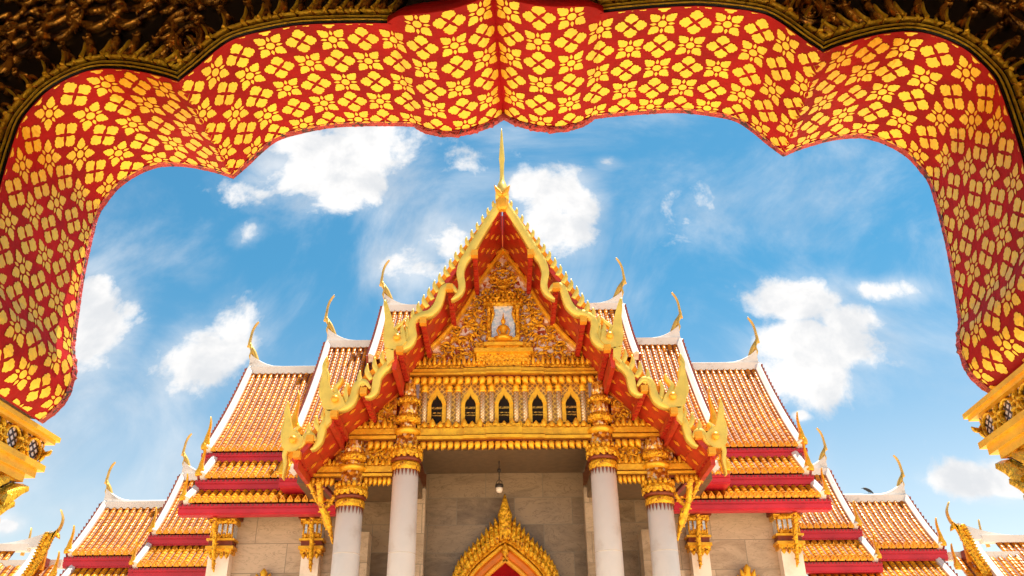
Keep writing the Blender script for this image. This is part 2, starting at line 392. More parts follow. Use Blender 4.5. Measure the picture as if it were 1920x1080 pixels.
def crom(pts, k=6):
    "Catmull-Rom through points of any dimension"
    P = [Vector(p) for p in pts]; P = [P[0]*2-P[1]]+P+[P[-1]*2-P[-2]]; out = []
    for i in range(1, len(P)-2):
        a, b, c, d = P[i-1:i+3]
        for j in range(k):
            t = j/k
            out.append(0.5*((2*b)+(c-a)*t+(2*a-5*b+4*c-d)*t*t+(3*b-a-3*c+d)*t**3))
    out.append(P[-2]); return out

# ------------------------------------------------------------------ ground
g = MB().use('ground'); g.add([(-900, -300, 0), (900, -300, 0), (900, 1500, 0), (-900, 1500, 0)], [(0, 1, 2, 3)])
tag(g.build('ground'), kind='structure')

# ================================================================== TEMPLE
YF = 28.0                                   # plane of the porch front
YB = 25.2                                   # plane of the barge boards
YC = 27.8                                   # column axis
temple = empty('temple_hall', (0, 30, 0), 'marble temple hall with tiered orange roofs and a gilded central gable topped by a spire', 'temple')

# ---- tiles
def profile(Yr, Zr, Ye, Ze, sag, n):
    out = []
    for i in range(n+1):
        t = i/n; out.append(Vector((Yr+(Ye-Yr)*t, Zr+(Ze-Zr)*(t+sag*t*(1-t)))))
    return out
def tiles(x0, x1, prof, pitch=0.27, step=0.235, matn='tile', amp=0.075, name='roof', parent=None, flip=False, spear=True):
    mb = MB(); mb.use(matn, True)
    # resample the profile by arc length
    L = [0.0]
    for a, b in zip(prof, prof[1:]): L.append(L[-1]+(b-a).length)
    tot = L[-1]; nr = max(2, round(tot/step)); step = tot/nr
    def at(s):
        s = min(max(s, 0), tot); i = 0
        while i < len(L)-2 and L[i+1] < s: i += 1
        t = (s-L[i])/(L[i+1]-L[i]); p = prof[i].lerp(prof[i+1], t); d = (prof[i+1]-prof[i]).normalized()
        return p, Vector((d.y, -d.x)) if d.y > 0 else Vector((d.y, -d.x))
    nc = max(2, round((x1-x0)/pitch)); pitch = (x1-x0)/nc
    sub = 6; prof_u = []
    for k in range(sub+1):
        u = k/sub
        # half round cover tile over 62% of the pitch, flat pan between
        uu = (u-0.5)/0.34
        h = math.sqrt(max(0, 1-uu*uu)) if abs(uu) < 1 else 0.0
        prof_u.append((u, h))
    prof_u = [(0, 0), (.17, 0.0), (.22, .62), (.36, .93), (.5, 1.0), (.64, .93), (.78, .62), (.83, 0.0), (1, 0)]
    for j in range(nr):
        for half, (sa, sb, ha, hb) in enumerate(((j*step, (j+1)*step, 0.0, 1.0),)):
            pa, na = at(sa+0.001); pb, nb = at(sb)
            if na.y < 0: na = -na
            if nb.y < 0: nb = -nb
            lift = 0.026
            ra = []; rb = []; rc = []
            for c in range(nc):
                for k, (u, h) in enumerate(prof_u[:-1] if c < nc-1 else prof_u):
                    x = x0+(c+u)*pitch
                    oa = amp*h; ob = amp*h*1.06+lift*(0.5+0.5*h)
                    ra.append(Vector((x, pa.x+na.x*oa, pa.y+na.y*oa)))
                    rb.append(Vector((x, pb.x+nb.x*ob, pb.y+nb.y*ob)))
                    rc.append(Vector((x, pb.x+nb.x*amp*h*0.9, pb.y+nb.y*amp*h*0.9)))
            base = len(mb.f); mb.grid([ra, rb]); mb.smooth = False; mb.grid([rb, rc]); mb.smooth = True
            w = len(ra)-1
            for q in range(w):
                c = q//(len(prof_u)-1)
                kk = q % (len(prof_u)-1)
                if kk in (0, 7):
                    mb.use('valley'); mb.m[base+q] = mb.cur; mb.use(matn)
                mb.uv[base+q] = (c+0.5, j+0.5); mb.uv[base+w+q] = (c+0.5, j+0.5)
    if spear:
        p, n_ = at(tot); mb.use('gold_orange', False)
        for c in range(nc):
            xc = x0+(c+0.5)*pitch; yy = p.x-0.05; z0 = p.y-0.05; hh = pitch*0.95; w2 = pitch*0.40
            poly = [(xc-w2, z0), (xc-w2*1.02, z0+hh*.35), (xc-w2*.5, z0+hh*.65), (xc, z0+hh), (xc+w2*.5, z0+hh*.65), (xc+w2*1.02, z0+hh*.35), (xc+w2, z0)]
            mb.prism([(a, yy, b) for a, b in poly], (0, -0.05, 0))
            mb.add([(xc-w2*.55, yy-.05, z0+.03), (xc, yy-.11, z0+hh*.35), (xc+w2*.55, yy-.05, z0+.03), (xc, yy-.05, z0+hh*.8)], [(0, 1, 3), (1, 2, 3), (0, 2, 1)])
    if flip: mb.flipx()
    # under-slab so that the roof has thickness
    o = mb.build(name, parent, fixn=False)
    return o
CHOFA = [(.16, .02), (.10, .14), (.045, .26), (-.02, .36), (-.065, .43), (-.078, .50), (-.07, .60), (-.06, .72), (-.035, 0.83), (0.005, 0.92), (.06, 1.0)]
CHW = [0.10, 0.12, 0.12, 0.11, 0.10, .065, .05, 0.045, 0.04, 0.034, 0.012]
def chofa(x, y, z, h, parent, s=-1, outflip=False, lean=0.0, thick=0.14):
    mb = MB().use('horn', True)
    pts = []; ws = []
    k = 1 if not outflip else -1
    cp = crom([Vector((a, b, w)) for (a, b), w in zip(CHOFA, CHW)], 4)
    for q in cp:
        pts.append((x+k*(q.x+lean*q.y)*h, z+q.y*h)); ws.append(max(0.02, q.z*h*.8))
    mb.use('gold', True) if False else None
    mb.relief(pts, ws, y-thick/2, thick, 0.04)
    # beak
    mb.relief([(x-k*.03*h, z+.44*h), (x-k*.085*h, z+.425*h), (x-k*.115*h, z+.38*h)], [0.07*h, 0.055*h, 0.01*h], y-thick/2, thick, 0.03)
    mb.relief([(x-k*.02*h, z+.38*h), (x+k*.0*h, z+.26*h), (x-k*.015*h, z+.16*h), (x+k*.01*h, z+.02*h)], [0.05*h, 0.05*h, 0.06*h, .015*h], y-thick/2-.02, thick, 0.03)
    if s > 0: mb.flipx()
    return mb.build('roof_finial', parent)
def spire(x, y, z, h, parent, s, lean=0.06):
    mb = MB().use('gold', True)
    h *= 1.15
    pts = crom([Vector(p) for p in ((0, 0, .20), (-.01, .10, .22), (.01, .22, .17), (.0, .38, .11), (.015, .58, .065), (.01, .8, .045), (-.03, 1, .015))], 3)
    mb.relief([(x+(q.x+lean*q.y)*h, z+q.y*h) for q in pts], [max(.015, q.z*h) for q in pts], y, 0.12, 0.05)
    mb.relief([(x+.02*h, z+.06*h), (x+.10*h, z+.12*h), (x+.12*h, z+.22*h)], [.10*h, .08*h, .02*h], y, 0.1, 0.03)
    if s > 0: mb.flipx()
    return mb.build('corner_spire', parent)
def verge(x, prof, parent, s, w=0.38, fins=True, over=0.16):
    mb = MB().use('plaster')
    rows = []
    for i, p in enumerate(prof):
        d = (prof[min(i+1, len(prof)-1)]-prof[max(i-1, 0)]).normalized(); n = Vector((-d.y, d.x))
        if n.y < 0: n = -n
        def q(xx, o): return Vector((xx, p.x+n.x*o, p.y+n.y*o))
        rows.append([q(x-0.02, -0.15), q(x-0.02, over+.05), q(x+w*.3, over+.09), q(x+w, over), q(x+w, -0.15)])
    mb.use('plaster', False); mb.grid(rows, close_u=True)
    for r in (rows[0], rows[-1]): mb.add(r, [(0, 1, 2, 3, 4)])
    mb.use('maroon')
    rows = []
    for i, p in enumerate(prof):
        d = (prof[min(i+1, len(prof)-1)]-prof[max(i-1, 0)]).normalized(); n = Vector((-d.y, d.x))
        if n.y < 0: n = -n
        def q(xx, o): return Vector((xx, p.x+n.x*o, p.y+n.y*o))
        rows.append([q(x-0.12, -0.45), q(x-0.12, over-.02), q(x-.03, over-.02), q(x-.03, -0.45)])
    mb.grid(rows, close_u=True)
    for r in (rows[0], rows[-1]): mb.add(r, [(0, 1, 2, 3)])
    if fins:
        L = 0
        for a, b in zip(prof, prof[1:]): L += (b-a).length
        n = int(L/0.26); k = len(prof)-1
        for j in range(1, n):
            t = j/n*k; i = min(int(t), k-1); p = prof[i].lerp(prof[i+1], t-i); d = (prof[i+1]-prof[i]).normalized(); nv = Vector((-d.y, d.x))
            if nv.y < 0: nv = -nv
            b0 = p+nv*(over-.05); tip = p+nv*(over+.11)-d*.05
            mb.prism([(x-.115, b0.x-d.x*.09, b0.y-d.y*.09), (x-.115, tip.x, tip.y), (x-.115, b0.x+d.x*.09, b0.y+d.y*.09)], (0.08, 0, 0))
    if s > 0: mb.flipx()
    return mb.build('verge', parent)
def ridge(x0, x1, y, z, parent, s, rise=0.62, run=1.35, h=0.38):
    "white plaster ridge that sweeps up into a peak at x0"
    mb = MB().use('plaster'); n = 16
    top = []; bot = []
    xs = [x0+0.0+(x1-x0)*(i/n)**2 for i in range(n+1)]
    front = []; rows = []
    for xx in xs:
        t = min(1, (xx-x0)/run); zt = z+h*.5+rise*(1-t)**2.1
        rows.append([(xx, y-.26, z-h*.5-.1), (xx, y-.26, z+h*.18), (xx, y-.15, z+h*.25), (xx, y-.13, max(z+h*.3, zt-.06)), (xx, y, zt), (xx, y+.13, max(z+h*.3, zt-.06)), (xx, y+.15, z+h*.25), (xx, y+.26, z-h*.5-.1)])
    mb.grid(rows, close_u=True)
    for r in (rows[0], rows[-1]): mb.add(r, [tuple(range(8))])
    if s > 0: mb.flipx()
    return mb.build('ridge', parent)
def fascia(x0, x1, y, ztop, h, parent, s, depth=0.4, name='fascia', matn='crimson'):
    mb = MB().use(matn)
    # stepped cornice board, each step proud of the one below
    for k, (za, zb, o) in enumerate(((0.0, .34, .10), (.34, .46, .04), (.46, .86, .07), (.86, 1.0, 0.0))):
        mb.box((x0, y-o, ztop-h*za), (x1, y+depth, ztop-h*zb))
    mb.use('maroon'); n = int((x1-x0)/0.16)
    for i in range(n): 
        xx = x0+(i+.5)*(x1-x0)/n; mb.box((xx-.04, y-.13, ztop-.015), (xx+.04, y-.101, ztop-.07))
    if s > 0: mb.flipx()
    return mb.build(name, parent)
def roof_tier(root, s, xe, xi, Yr, Zr, Ye, Ze, sag=0.22, rid=True, ch=None, fh=0.42, sp=1.7, matn='tile', pitch=0.27, drop=0.0, vw=0.22):
    """one tier of a roof whose gable end faces outward (x = xe is the outer end, always given for the left side)"""
    prof = profile(Yr, Zr, Ye, Ze, sag, 14)
    o = tiles(xe+vw-.05, xi, prof, name='roof', parent=root, matn=matn, pitch=pitch, flip=(s > 0))
    # rear slope and end wall close the tier
    mb = MB().use('tile'); 
    back = [(2*Yr-p.x, p.y) for p in prof] if rid else None
    if rid:
        mb.grid([[Vector((xe, a, b)), Vector((xi, a, b))] for a, b in back])
        mb.use('red_soffit'); pts = [(xe+.3, p.x+.15, p.y-.2) for p in prof]+[(xe+.3, a-.15, b-.2) for a, b in reversed(back)]
        mb.add(pts, [tuple(range(len(pts)))])
    mb.use('valley'); mb.grid([[Vector((xe, p.x+.05, p.y-.16)), Vector((xi, p.x+.05, p.y-.16))] for p in prof])
    if s > 0: mb.flipx()
    mb.build('roof_deck', o)
    verge(xe, prof, o, s, w=vw)
    if rid: ridge(xe, xi, Yr, Zr, o, s)
    if ch: chofa(xe, Yr, Zr+.35, ch, o, s)
    if fh: fascia(xe-.15, xi, Ye+.05, Ze-.10, fh, o, s)
    if sp: spire(xe-.05, Ye-.1, Ze+.05, sp, o, s)
    return o

def yz(px, py, Y): p = W(px, py, Y); return p.x, p.z
# heights read on the left half
for s in (-1, 1):
    # main tier of the wing: ridge px(480,690) eave px(400,848)
    Zr, Ze = ZC(695, 36), W(403, 850, 32.2).z+.1
    roof_tier(temple, s, -11.62, -4, 36, W(480, 694, 36).z, 32.2, Ze, ch=2.1, sp=1.15)
    a = W(613, 645, 36)
    roof_tier(temple, s, a.x, -3, 36.01, a.z, 31.9, Ze+.55, ch=2.2, sp=1.5, fh=.42)
    b = W(719, 578, 36)
    roof_tier(temple, s, b.x, 0, 36.02, b.z, 33.0, Ze+4.2, ch=2.3, sp=None, fh=None)
    # two skirts under the main eave
    t0, t1 = W(411, 865, 32.3), W(372, 898, 31.3)
    roof_tier(temple, s, -11.35, -4.6, 32.3, t0.z, 31.3, t1.z+.05, sag=.06, rid=False, sp=1.1, matn='tile_low', fh=.40)
    t0, t1 = W(380, 925, 31.5), W(345, 944, 30.6)
    roof_tier(temple, s, -11.55, -5.4, 31.5, t0.z+.1, 30.6, t1.z+.05, sag=.06, rid=False, sp=.85, matn='tile_low', fh=.36)

# ---- walls
def wallbox(name, a, b, m, parent=temple):
    mb = MB().use(m); mb.box(a, b); return mb.build(name, parent)
zs = W(345, 957, 30.6).z-.25
for s in (-1, 1):
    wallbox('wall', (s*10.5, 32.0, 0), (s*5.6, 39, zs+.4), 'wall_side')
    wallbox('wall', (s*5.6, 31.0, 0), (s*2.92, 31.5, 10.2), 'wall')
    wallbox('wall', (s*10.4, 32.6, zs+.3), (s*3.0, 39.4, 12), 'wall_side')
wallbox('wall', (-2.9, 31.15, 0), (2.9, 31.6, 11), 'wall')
# pilasters behind the columns
for s in (-1, 1):
    wallbox('pilaster', (s*3.65, 30.55, 0), (s*2.86, 30.99, 10), 'wall_side')
    wallbox('pilaster', (s*5.55, 30.2, 0), (s*4.75, 30.99, 8.4), 'wall_side')
    wallbox('pilaster', (s*6.3, 31.2, 0), (s*5.62, 31.99, 7.2), 'wall_side')
# porch ceiling
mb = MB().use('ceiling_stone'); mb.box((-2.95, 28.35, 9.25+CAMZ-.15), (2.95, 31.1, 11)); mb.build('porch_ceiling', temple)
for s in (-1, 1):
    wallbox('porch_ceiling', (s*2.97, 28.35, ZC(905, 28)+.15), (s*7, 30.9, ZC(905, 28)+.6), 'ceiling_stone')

# ---- porch columns
def cz(py): return ZC(py, YC)
def column(x, profz, shaft_top, rs0, rs1):
    root = bpy.data.objects.new('column', None); COL.objects.link(root); WLOC[root.name] = Vector((x, YC, 0)); place(root, Vector((x, YC, 0)), temple)
    mb = MB().use('column', True)
    mb.lathe((x, YC, 0), [(rs0*1.25, 0), (rs0*1.25, .4), (rs0*1.02, .55), (rs0, 1.2), (rs1, shaft_top)], 40)
    mb.use('joint', True)
    for zj in (ZC(1038, YC), ZC(1038, YC)-2.9):
        rj = rs0+(rs1-rs0)*(zj-1.2)/(shaft_top-1.2); mb.lathe((x, YC, 0), [(rj-.01, zj-.012), (rj+.002, zj-.008), (rj+.002, zj+.008), (rj-.01, zj+.012)], 40)
    mb.build('shaft', root)
    cap = MB()
    for m_, fl, fd, pr in profz:
        cap.use(m_, True); cap.lathe((x, YC, 0), pr, 48, fl, fd)
    # serrated lower collar
    cap.use('brownred')
    n = 22
    for k in range(n):
        a = 2*math.pi*k/n
        def P(da, z, rr): return (x+rr*math.cos(a+da), YC+rr*math.sin(a+da), z)
        zt = shaft_top
        r_ = rs1+.035
        cap.add([P(-.12, zt, r_), P(.12, zt, r_), P(0, zt-.30, r_-.005)], [(0, 1, 2)])
    cap.use('gold_fine', True)
    for (zb, rr, hh, cnt) in leaf_rows:
        for k in range(cnt):
            a = 2*math.pi*(k+.5)/cnt
            def fr(u, w, o, a=a, rr=rr):
                aa = a+u/rr; r2 = rr+o+max(0, (w-zb))*.10
                return Vector((x+r2*math.cos(aa), YC+r2*math.sin(aa), w))
            cap.leaf((0, zb), math.pi/2, hh*.6, 2*math.pi*rr/cnt*.8, 0, .02, .04, 0, fr)
    cap.build('capital', root)
    return root
for s in (-1, 1):
    pc = XZ(760, 880, YC)[0]*-s
    x = abs(XZ(761, 880, YC)[0])*s
    r1 = .42; r0 = .47
    Z = cz
    leaf_rows = [(Z(862), .50, .42, 14), (Z(846), .50, .30, 18), (Z(792), .38, .34, 14), (Z(757), .36, .28, 12)]
    profz = [('gold_fine', 0, 0, [(r1+.02, Z(884)), (r1+.05, Z(882)), (r1+.06, Z(872)), (r1+.02, Z(868))]),
             ('brownred', 0, 0, [(r1+.04, Z(868)), (r1+.09, Z(865)), (r1+.09, Z(861)), (r1+.02, Z(858))]),
             ('gold_fine', 14, .035, [(r1+.08, Z(858)), (r1+.13, Z(852)), (r1+.08, Z(844))]),
             ('mosaic_dark', 14, .06, [(r1+.04, Z(846)), (r1-.05, Z(833)), (r1-.08, Z(817))]),
             ('gold', 0, 0, [(r1-.08, Z(817)), (r1+.02, Z(812)), (r1+.03, Z(807)), (r1-.12, Z(803))]),
             ('mosaic_dark', 14, .04, [(r1-.15, Z(803)), (r1-.18, Z(792))]),
             ('gold_fine', 14, .04, [(r1-.08, Z(794)), (r1+.0, Z(787)), (r1-.08, Z(778))]),
             ('mosaic_dark', 12, .06, [(r1-.09, Z(780)), (r1-.13, Z(766)), (r1-.15, Z(757))]),
             ('gold_fine', 12, .04, [(r1-.15, Z(757)), (r1-.06, Z(751)), (r1-.14, Z(745))]),
             ('mosaic_dark', 12, .06, [(r1-.17, Z(747)), (r1-.2, Z(730)), (r1-.22, Z(714))])]
    column(x, profz, Z(880), r0, r1)
    x = abs(XZ(656, 950, YC)[0])*s
    leaf_rows = [(Z(931), .50, .42, 14), (Z(915), .50, .30, 18), (Z(862), .38, .34, 14)]
    profz = [('gold_fine', 0, 0, [(r1+.02, Z(952)), (r1+.05, Z(950)), (r1+.06, Z(941)), (r1+.02, Z(937))]),
             ('brownred', 0, 0, [(r1+.04, Z(937)), (r1+.09, Z(934)), (r1+.09, Z(931)), (r1+.02, Z(928))]),
             ('gold_fine', 14, .035, [(r1+.08, Z(928)), (r1+.13, Z(922)), (r1+.08, Z(914))]),
             ('mosaic_dark', 14, .06, [(r1+.04, Z(916)), (r1-.05, Z(903)), (r1-.08, Z(884))]),
             ('gold', 0, 0, [(r1-.08, Z(884)), (r1+.02, Z(879)), (r1+.03, Z(875)), (r1-.12, Z(871))]),
             ('mosaic_dark', 14, .04, [(r1-.15, Z(871)), (r1-.18, Z(862))]),
             ('gold_fine', 14, .04, [(r1-.08, Z(864)), (r1+.0, Z(857)), (r1-.08, Z(849))]),
             ('mosaic_dark', 12, .06, [(r1-.09, Z(851)), (r1-.12, Z(838)), (r1-.14, Z(826))])]
    column(x, profz, Z(949), r0, r1)

# ---- entablatures
def halfx(px, py, Y=YF): return abs(W(px, py, Y).x)
def moulding(pxl, tops, parent, name='cornice', Y=YF, steps=(), both=True, pxr=None, x_in=0.0):
    """stack of strips; tops: (py_top, py_bottom, proud, material)"""
    mb = MB()
    for pt, pb, o, m_ in tops:
        mb.use(m_); z1, z0 = ZC(pt, Y), ZC(pb, Y); xl = halfx(pxl, (pt+pb)/2)
        if x_in == 0.0:
            cuts = [xl]+[c for c in steps]+[0]
            for i in range(len(cuts)-1):
                e = o+.07*i
                if i == len(cuts)-2: mb.box((-cuts[i], Y-e, z0), (cuts[i], Y+.3, z1))
                else:
                    mb.box((-cuts[i], Y-e, z0), (-cuts[i+1], Y+.3, z1)); mb.box((cuts[i+1], Y-e, z0), (cuts[i], Y+.3, z1))
        else:
            mb.box((-xl, Y-o, z0), (-x_in, Y+.3, z1))
    if x_in: mb.build(name, parent); mb.flipx()
    return mb.build(name, parent)
def pendants(xl, xr, ztop, h, n, Y, parent, name='leaf_pendants', up=False, w=.62, mt='gold'):
    mb = MB().use(mt, True)
    for i in range(n):
        t = (i+.5)/n; x = xl+(xr-xl)*t; side = -1 if x < 0 else 1
        wd = abs(xr-xl)/n
        ff = -0.05 if abs(x) < 1e-3 else -.22*side
        if up:
            mb.leaf((x, ztop-.05), math.pi/2, h*(1.0 if i % 2 else .7), wd*w*1.35, Y, .06, .06, 0)
        else:
            h_ = h*.88; pts = [(x-side*wd*.02, ztop), (x-side*wd*.06, ztop-h_*.28), (x-side*wd*.02, ztop-h_*.62), (x+side*wd*.30, ztop-h_*1.0)]
            mb.relief(pts, [wd*.78, wd*.98, wd*.80, wd*.06], Y-.08, .12, .08, None, .30)
    return mb.build(name, parent)
xs1, xs2 = halfx(870, 690), halfx(912, 690)
ped = bpy.data.objects.new('pediment', None)
# upper cornice under the pediment
moulding(770, [(683, 691, .10, 'gold_fine'), (691, 695, .05, 'brownred'), (695, 701, .22, 'gold'), (701, 704, .06, 'brownred'), (704, 708, .32, 'gold'), (708, 711, .1, 'brownred')], temple, steps=(xs1, xs2))
pendants(-halfx(762, 715), halfx(762, 715), ZC(709, YF-.2), ZC(709, YF-.2)-ZC(723, YF-.2), 27, YF-.22, temple)
# window frieze
fz = MB().use('lattice'); xw = halfx(785, 760)
fz.box((-xw, YF+.02, ZC(797, YF)), (xw, YF+.3, ZC(708, YF)))
frieze = fz.build('frieze', temple)
def archpts(cx, zb, zs, zt, hw, n=5):
    L = [(cx-hw*1.0, zb), (cx-hw*1.02, zs), (cx-hw*.72, zs+(zt-zs)*.42), (cx-hw*.34, zs+(zt-zs)*.62), (cx, zt)]
    return L+[(2*cx-a, b) for a, b in reversed(L[:-1])]
dw = (halfx(943-61, 770)); hw = 10/1600*29.6*1.0
zb, zsn, zt = ZC(793, YF), ZC(758, YF), ZC(741, YF)
for k in range(-2, 3):
    cx = k*dw
    fr = MB().use('gold')
    outer = archpts(cx, zb, zsn+.03, zt+.34, hw+.13); inner = archpts(cx, zb, zsn, zt, hw)
    for a in range(len(outer)-1):
        fr.prism([(outer[a][0], YF, outer[a][1]), (outer[a+1][0], YF, outer[a+1][1]), (inner[a+1][0], YF, inner[a+1][1]), (inner[a][0], YF, inner[a][1])], (0, -.09 if a not in (0, 7) else -.05, 0))
    o = fr.build('window', frieze)
    d = MB().use('dark'); d.prism([(a, YF+.012, b) for a, b in inner], (0, -.02, 0)); 
    d.use('gold_old')
    for q, (za, ww) in enumerate(((.30, .9), (.42, .75), (.62, .9), (.68, .5))):
        zz = zb+(zsn-zb)*za*1.2; d.box((cx-hw*.95, YF-.02, zz), (cx+hw*.95, YF-.05, zz+.05*ww))
    d.build('window_glass', frieze)
    for sg in (-1, 1):
        cl = MB()
        xx = cx+sg*(dw*.5-.155)
        cl.use('silver', True); cl.lathe((xx, YF-.08, 0), [(.085, zb), (.085, ZC(737, YF))], 10)
        cl.use('gold', True); cl.lathe((xx, YF-.08, 0), [(.10, ZC(737, YF)), (.15, ZC(735, YF)), (.10, ZC(731, YF)), (.15, ZC(729, YF)), (.10, ZC(725, YF)), (.16, ZC(712, YF))], 10)
        cl.build('colonnette', frieze)
pendants(-xw+.1, xw-.1, ZC(799, YF-.1), .34, 21, YF-.14, temple, name='leaf_cresting', up=True)
xs1, xs2 = halfx(870, 815), halfx(912, 815)
moulding(783, [(798, 804, .10, 'gold_fine'), (804, 806, .05, 'brownred'), (806, 818, .2, 'gold'), (818, 822, .08, 'brownred'), (822, 828, .34, 'gold'), (828, 831, .12, 'brownred')], temple, steps=(xs1, xs2))
pendants(-halfx(788, 838), halfx(788, 838), ZC(830, YF-.2), ZC(830, YF-.2)-ZC(845, YF-.2), 25, YF-.22, temple)
mb = MB().use('brownred'); mb.box((-xw, YF+.02, ZC(836, YF)), (xw, YF+.34, ZC(797, YF))); mb.build('beam', temple)
# side entablatures
xi1 = halfx(745, 815)
moulding(652, [(798, 804, .10, 'gold_fine'), (804, 806, .05, 'brownred'), (806, 816, .2, 'gold'), (816, 820, .08, 'brownred'), (820, 826, .30, 'gold'), (826, 829, .1, 'brownred')], temple, x_in=xi1)
xi2 = halfx(738, 880)
moulding(572, [(868, 873, .10, 'gold_fine'), (873, 875, .05, 'brownred'), (875, 886, .2, 'gold'), (886, 890, .08, 'brownred'), (890, 895, .30, 'gold'), (895, 898, .1, 'brownred')], temple, x_in=xi2)
for s in (-1, 1):
    a, b = sorted((s*halfx(577, 900), s*halfx(630, 900))); pendants(a, b, ZC(896, YF-.2), .28, 6, YF-.2, temple)
    a, b = sorted((s*halfx(684, 900), s*halfx(736, 900))); pendants(a, b, ZC(896, YF-.2), .28, 6, YF-.2, temple)
    a, b = sorted((s*halfx(690, 835), s*halfx(740, 835))); pendants(a, b, ZC(828, YF-.2), .30, 4, YF-.2, temple)
    a, b = sorted((s*halfx(655, 795), s*halfx(740, 795))); pendants(a, b, ZC(799, YF-.1), .40, 7, YF-.1, temple, name='leaf_cresting', up=True)
    a, b = sorted((s*halfx(588, 865), s*halfx(632, 865))); pendants(a, b, ZC(869, YF-.1), .36, 5, YF-.1, temple, name='leaf_cresting', up=True)
    a, b = sorted((s*halfx(688, 865), s*halfx(738, 865))); pendants(a, b, ZC(869, YF-.1), .36, 4, YF-.1, temple, name='leaf_cresting', up=True)
    # carved panels
    mb = MB().use('mosaic_dark'); xa, xb = s*halfx(738, 850), s*halfx(630, 850)
    mb.box((xa, YF+.03, ZC(898, YF)), (xb, YF+.3, ZC(826, YF)))
    mb.use('gold_fine', True)
    for px, py, r in ((700, 850, 11), (722, 850, 11), (711, 838, 9), (696, 862, 7), (729, 862, 7), (711, 860, 8)):
        c = W(px, py, YF); rr = r*.0186
        mb.spiral((s*abs(c.x), c.z), rr, 1.3, random.random()*6, random.choice((-1, 1)), rr*.42, YF-.02, .07, .05)
    mb.build('scroll_panel', temple)
    mb = MB().use('mosaic_dark')
    poly = [W(745, 744, YF), W(742, 798, YF), W(655, 798, YF)]
    mb.prism([(s*abs(p.x), YF+.03, p.z) for p in poly], (0, .25, 0))
    mb.use('gold_fine', True)
    for px, py, r in ((730, 762, 10), (718, 780, 10), (735, 784, 9), (700, 786, 8), (685, 791, 5)):
        c = W(px, py, YF); rr = r*.0186
        mb.spiral((s*abs(c.x), c.z), rr, 1.3, random.random()*6, -s, rr*.42, YF-.02, .07, .05)
    mb.use('gold_orange'); a, b = W(750, 738, YF), W(652, 797, YF)
    mb.relief([(s*abs(a.x), a.z), (s*abs(b.x), b.z)], .16, YF-.1, .2, .04)
    mb.build('scroll_panel', temple)

# ---- pediment
a, bl = W(CXP, 473, YF), W(778, 686, YF)
bx = abs(bl.x)
PH = [(474, 0), (500, 19), (534, 43), (562, 58), (589, 75), (631, 109), (660, 140), (684, 168)]
def phalf(py):
    for (a0, b0), (a1, b1) in zip(PH, PH[1:]):
        if a0 <= py <= a1: return b0+(b1-b0)*(py-a0)/(a1-a0)
    return 0 if py < 474 else 168
PE = []
for q_ in crom([Vector(q) for q in PH], 3): p_ = W(CXP-q_.y, q_.x, YF); PE.append((-abs(p_.x), ZC(q_.x, YF)))
PE[0] = (0.0, PE[0][1])
mb = MB().use('mosaic'); mb.prism([(p_[0], YF+.02, p_[1]) for p_ in PE]+[(-p_[0], YF+.02, p_[1]) for p_ in reversed(PE[1:])], (0, .3, 0))
pedo = mb.build('pediment', temple)
mb = MB().use('orange_soffit')
at_, bt = W(CXP, 462, YF), W(772, 687, YF)
slope = Vector((abs(bt.x), bt.z-at_.z)).normalized(); nrm = Vector((-slope.y, slope.x))
def along(sg, t, o):
    p = Vector((0, at_.z)).lerp(Vector((abs(bt.x), bt.z)), t)+nrm*o; return (sg*p.x, p.y)
def poff(o):
    out = []
    for i, p_ in enumerate(PE):
        t_ = (Vector(PE[min(i+1, len(PE)-1)])-Vector(PE[max(i-1, 0)])).normalized(); out.append((p_[0]-(-t_.y)*-o if False else p_[0]+t_.y*o, p_[1]-t_.x*o))
    out[0] = (-.01, PE[0][1]+abs(o)*1.7); return out
mb.relief(poff(.42), .84, YF-.10, .4, .03, None, .46); mb.flipx(); mb.use('orange_soffit'); mb.relief(poff(.42), .84, YF-.103, .4, .03, None, .46)
mb.use('gold'); mb.relief(poff(.02), .13, YF-.24, .3, .05); mb.flipx(); mb.relief(poff(.02), .13, YF-.241, .3, .05)
mb.build('raking_frame', pedo)
sc_ = MB().use('gold_fine', True)
spir = [(926,519,9),(917,549,10),(896,571,9),(879,603,14),(908,598,8),(900,627,9),(869,645,14),(843,657,10),(893,648,7),(822,669,7),(857,618,8),(935,500,6),(934,537,7),(916,574,7),(890,586,6),(855,637,6),(829,655,5),(806,675,6),(884,664,7),(859,669,6),(929,560,6),(912,615,5)]
for i, (px, py, r) in enumerate(spir):
    c = W(px, py, YF); rr = r*.0187*1.05; d = 1 if i % 2 else -1
    sc_.spiral((-abs(c.x), c.z), rr, 1.45, 2.2+i, d, rr*.24, YF-.04-.05*(i % 3), .06, .10)
rng = random.Random(3)
for i in range(170):
    u = rng.random(); py = 492+u**.6*188; half = phalf(py)*.9-3
    px = CXP-rng.random()*half
    if px > 918 and 570 < py < 640: continue
    c = W(px, py, YF); sc_.leaf((c.x, c.z), rng.random()*6.28, .20+.16*rng.random(), .075+.04*rng.random(), YF-.03-.06*rng.random(), .06, .05, rng.uniform(-1.2, 1.2))
sc_.mirror(); sc_.build('gilt_scrollwork', pedo)
pendants(-bx*.97, bx*.97, ZC(684, YF-.1), .40, 35, YF-.2, pedo, name='leaf_cresting', up=True)
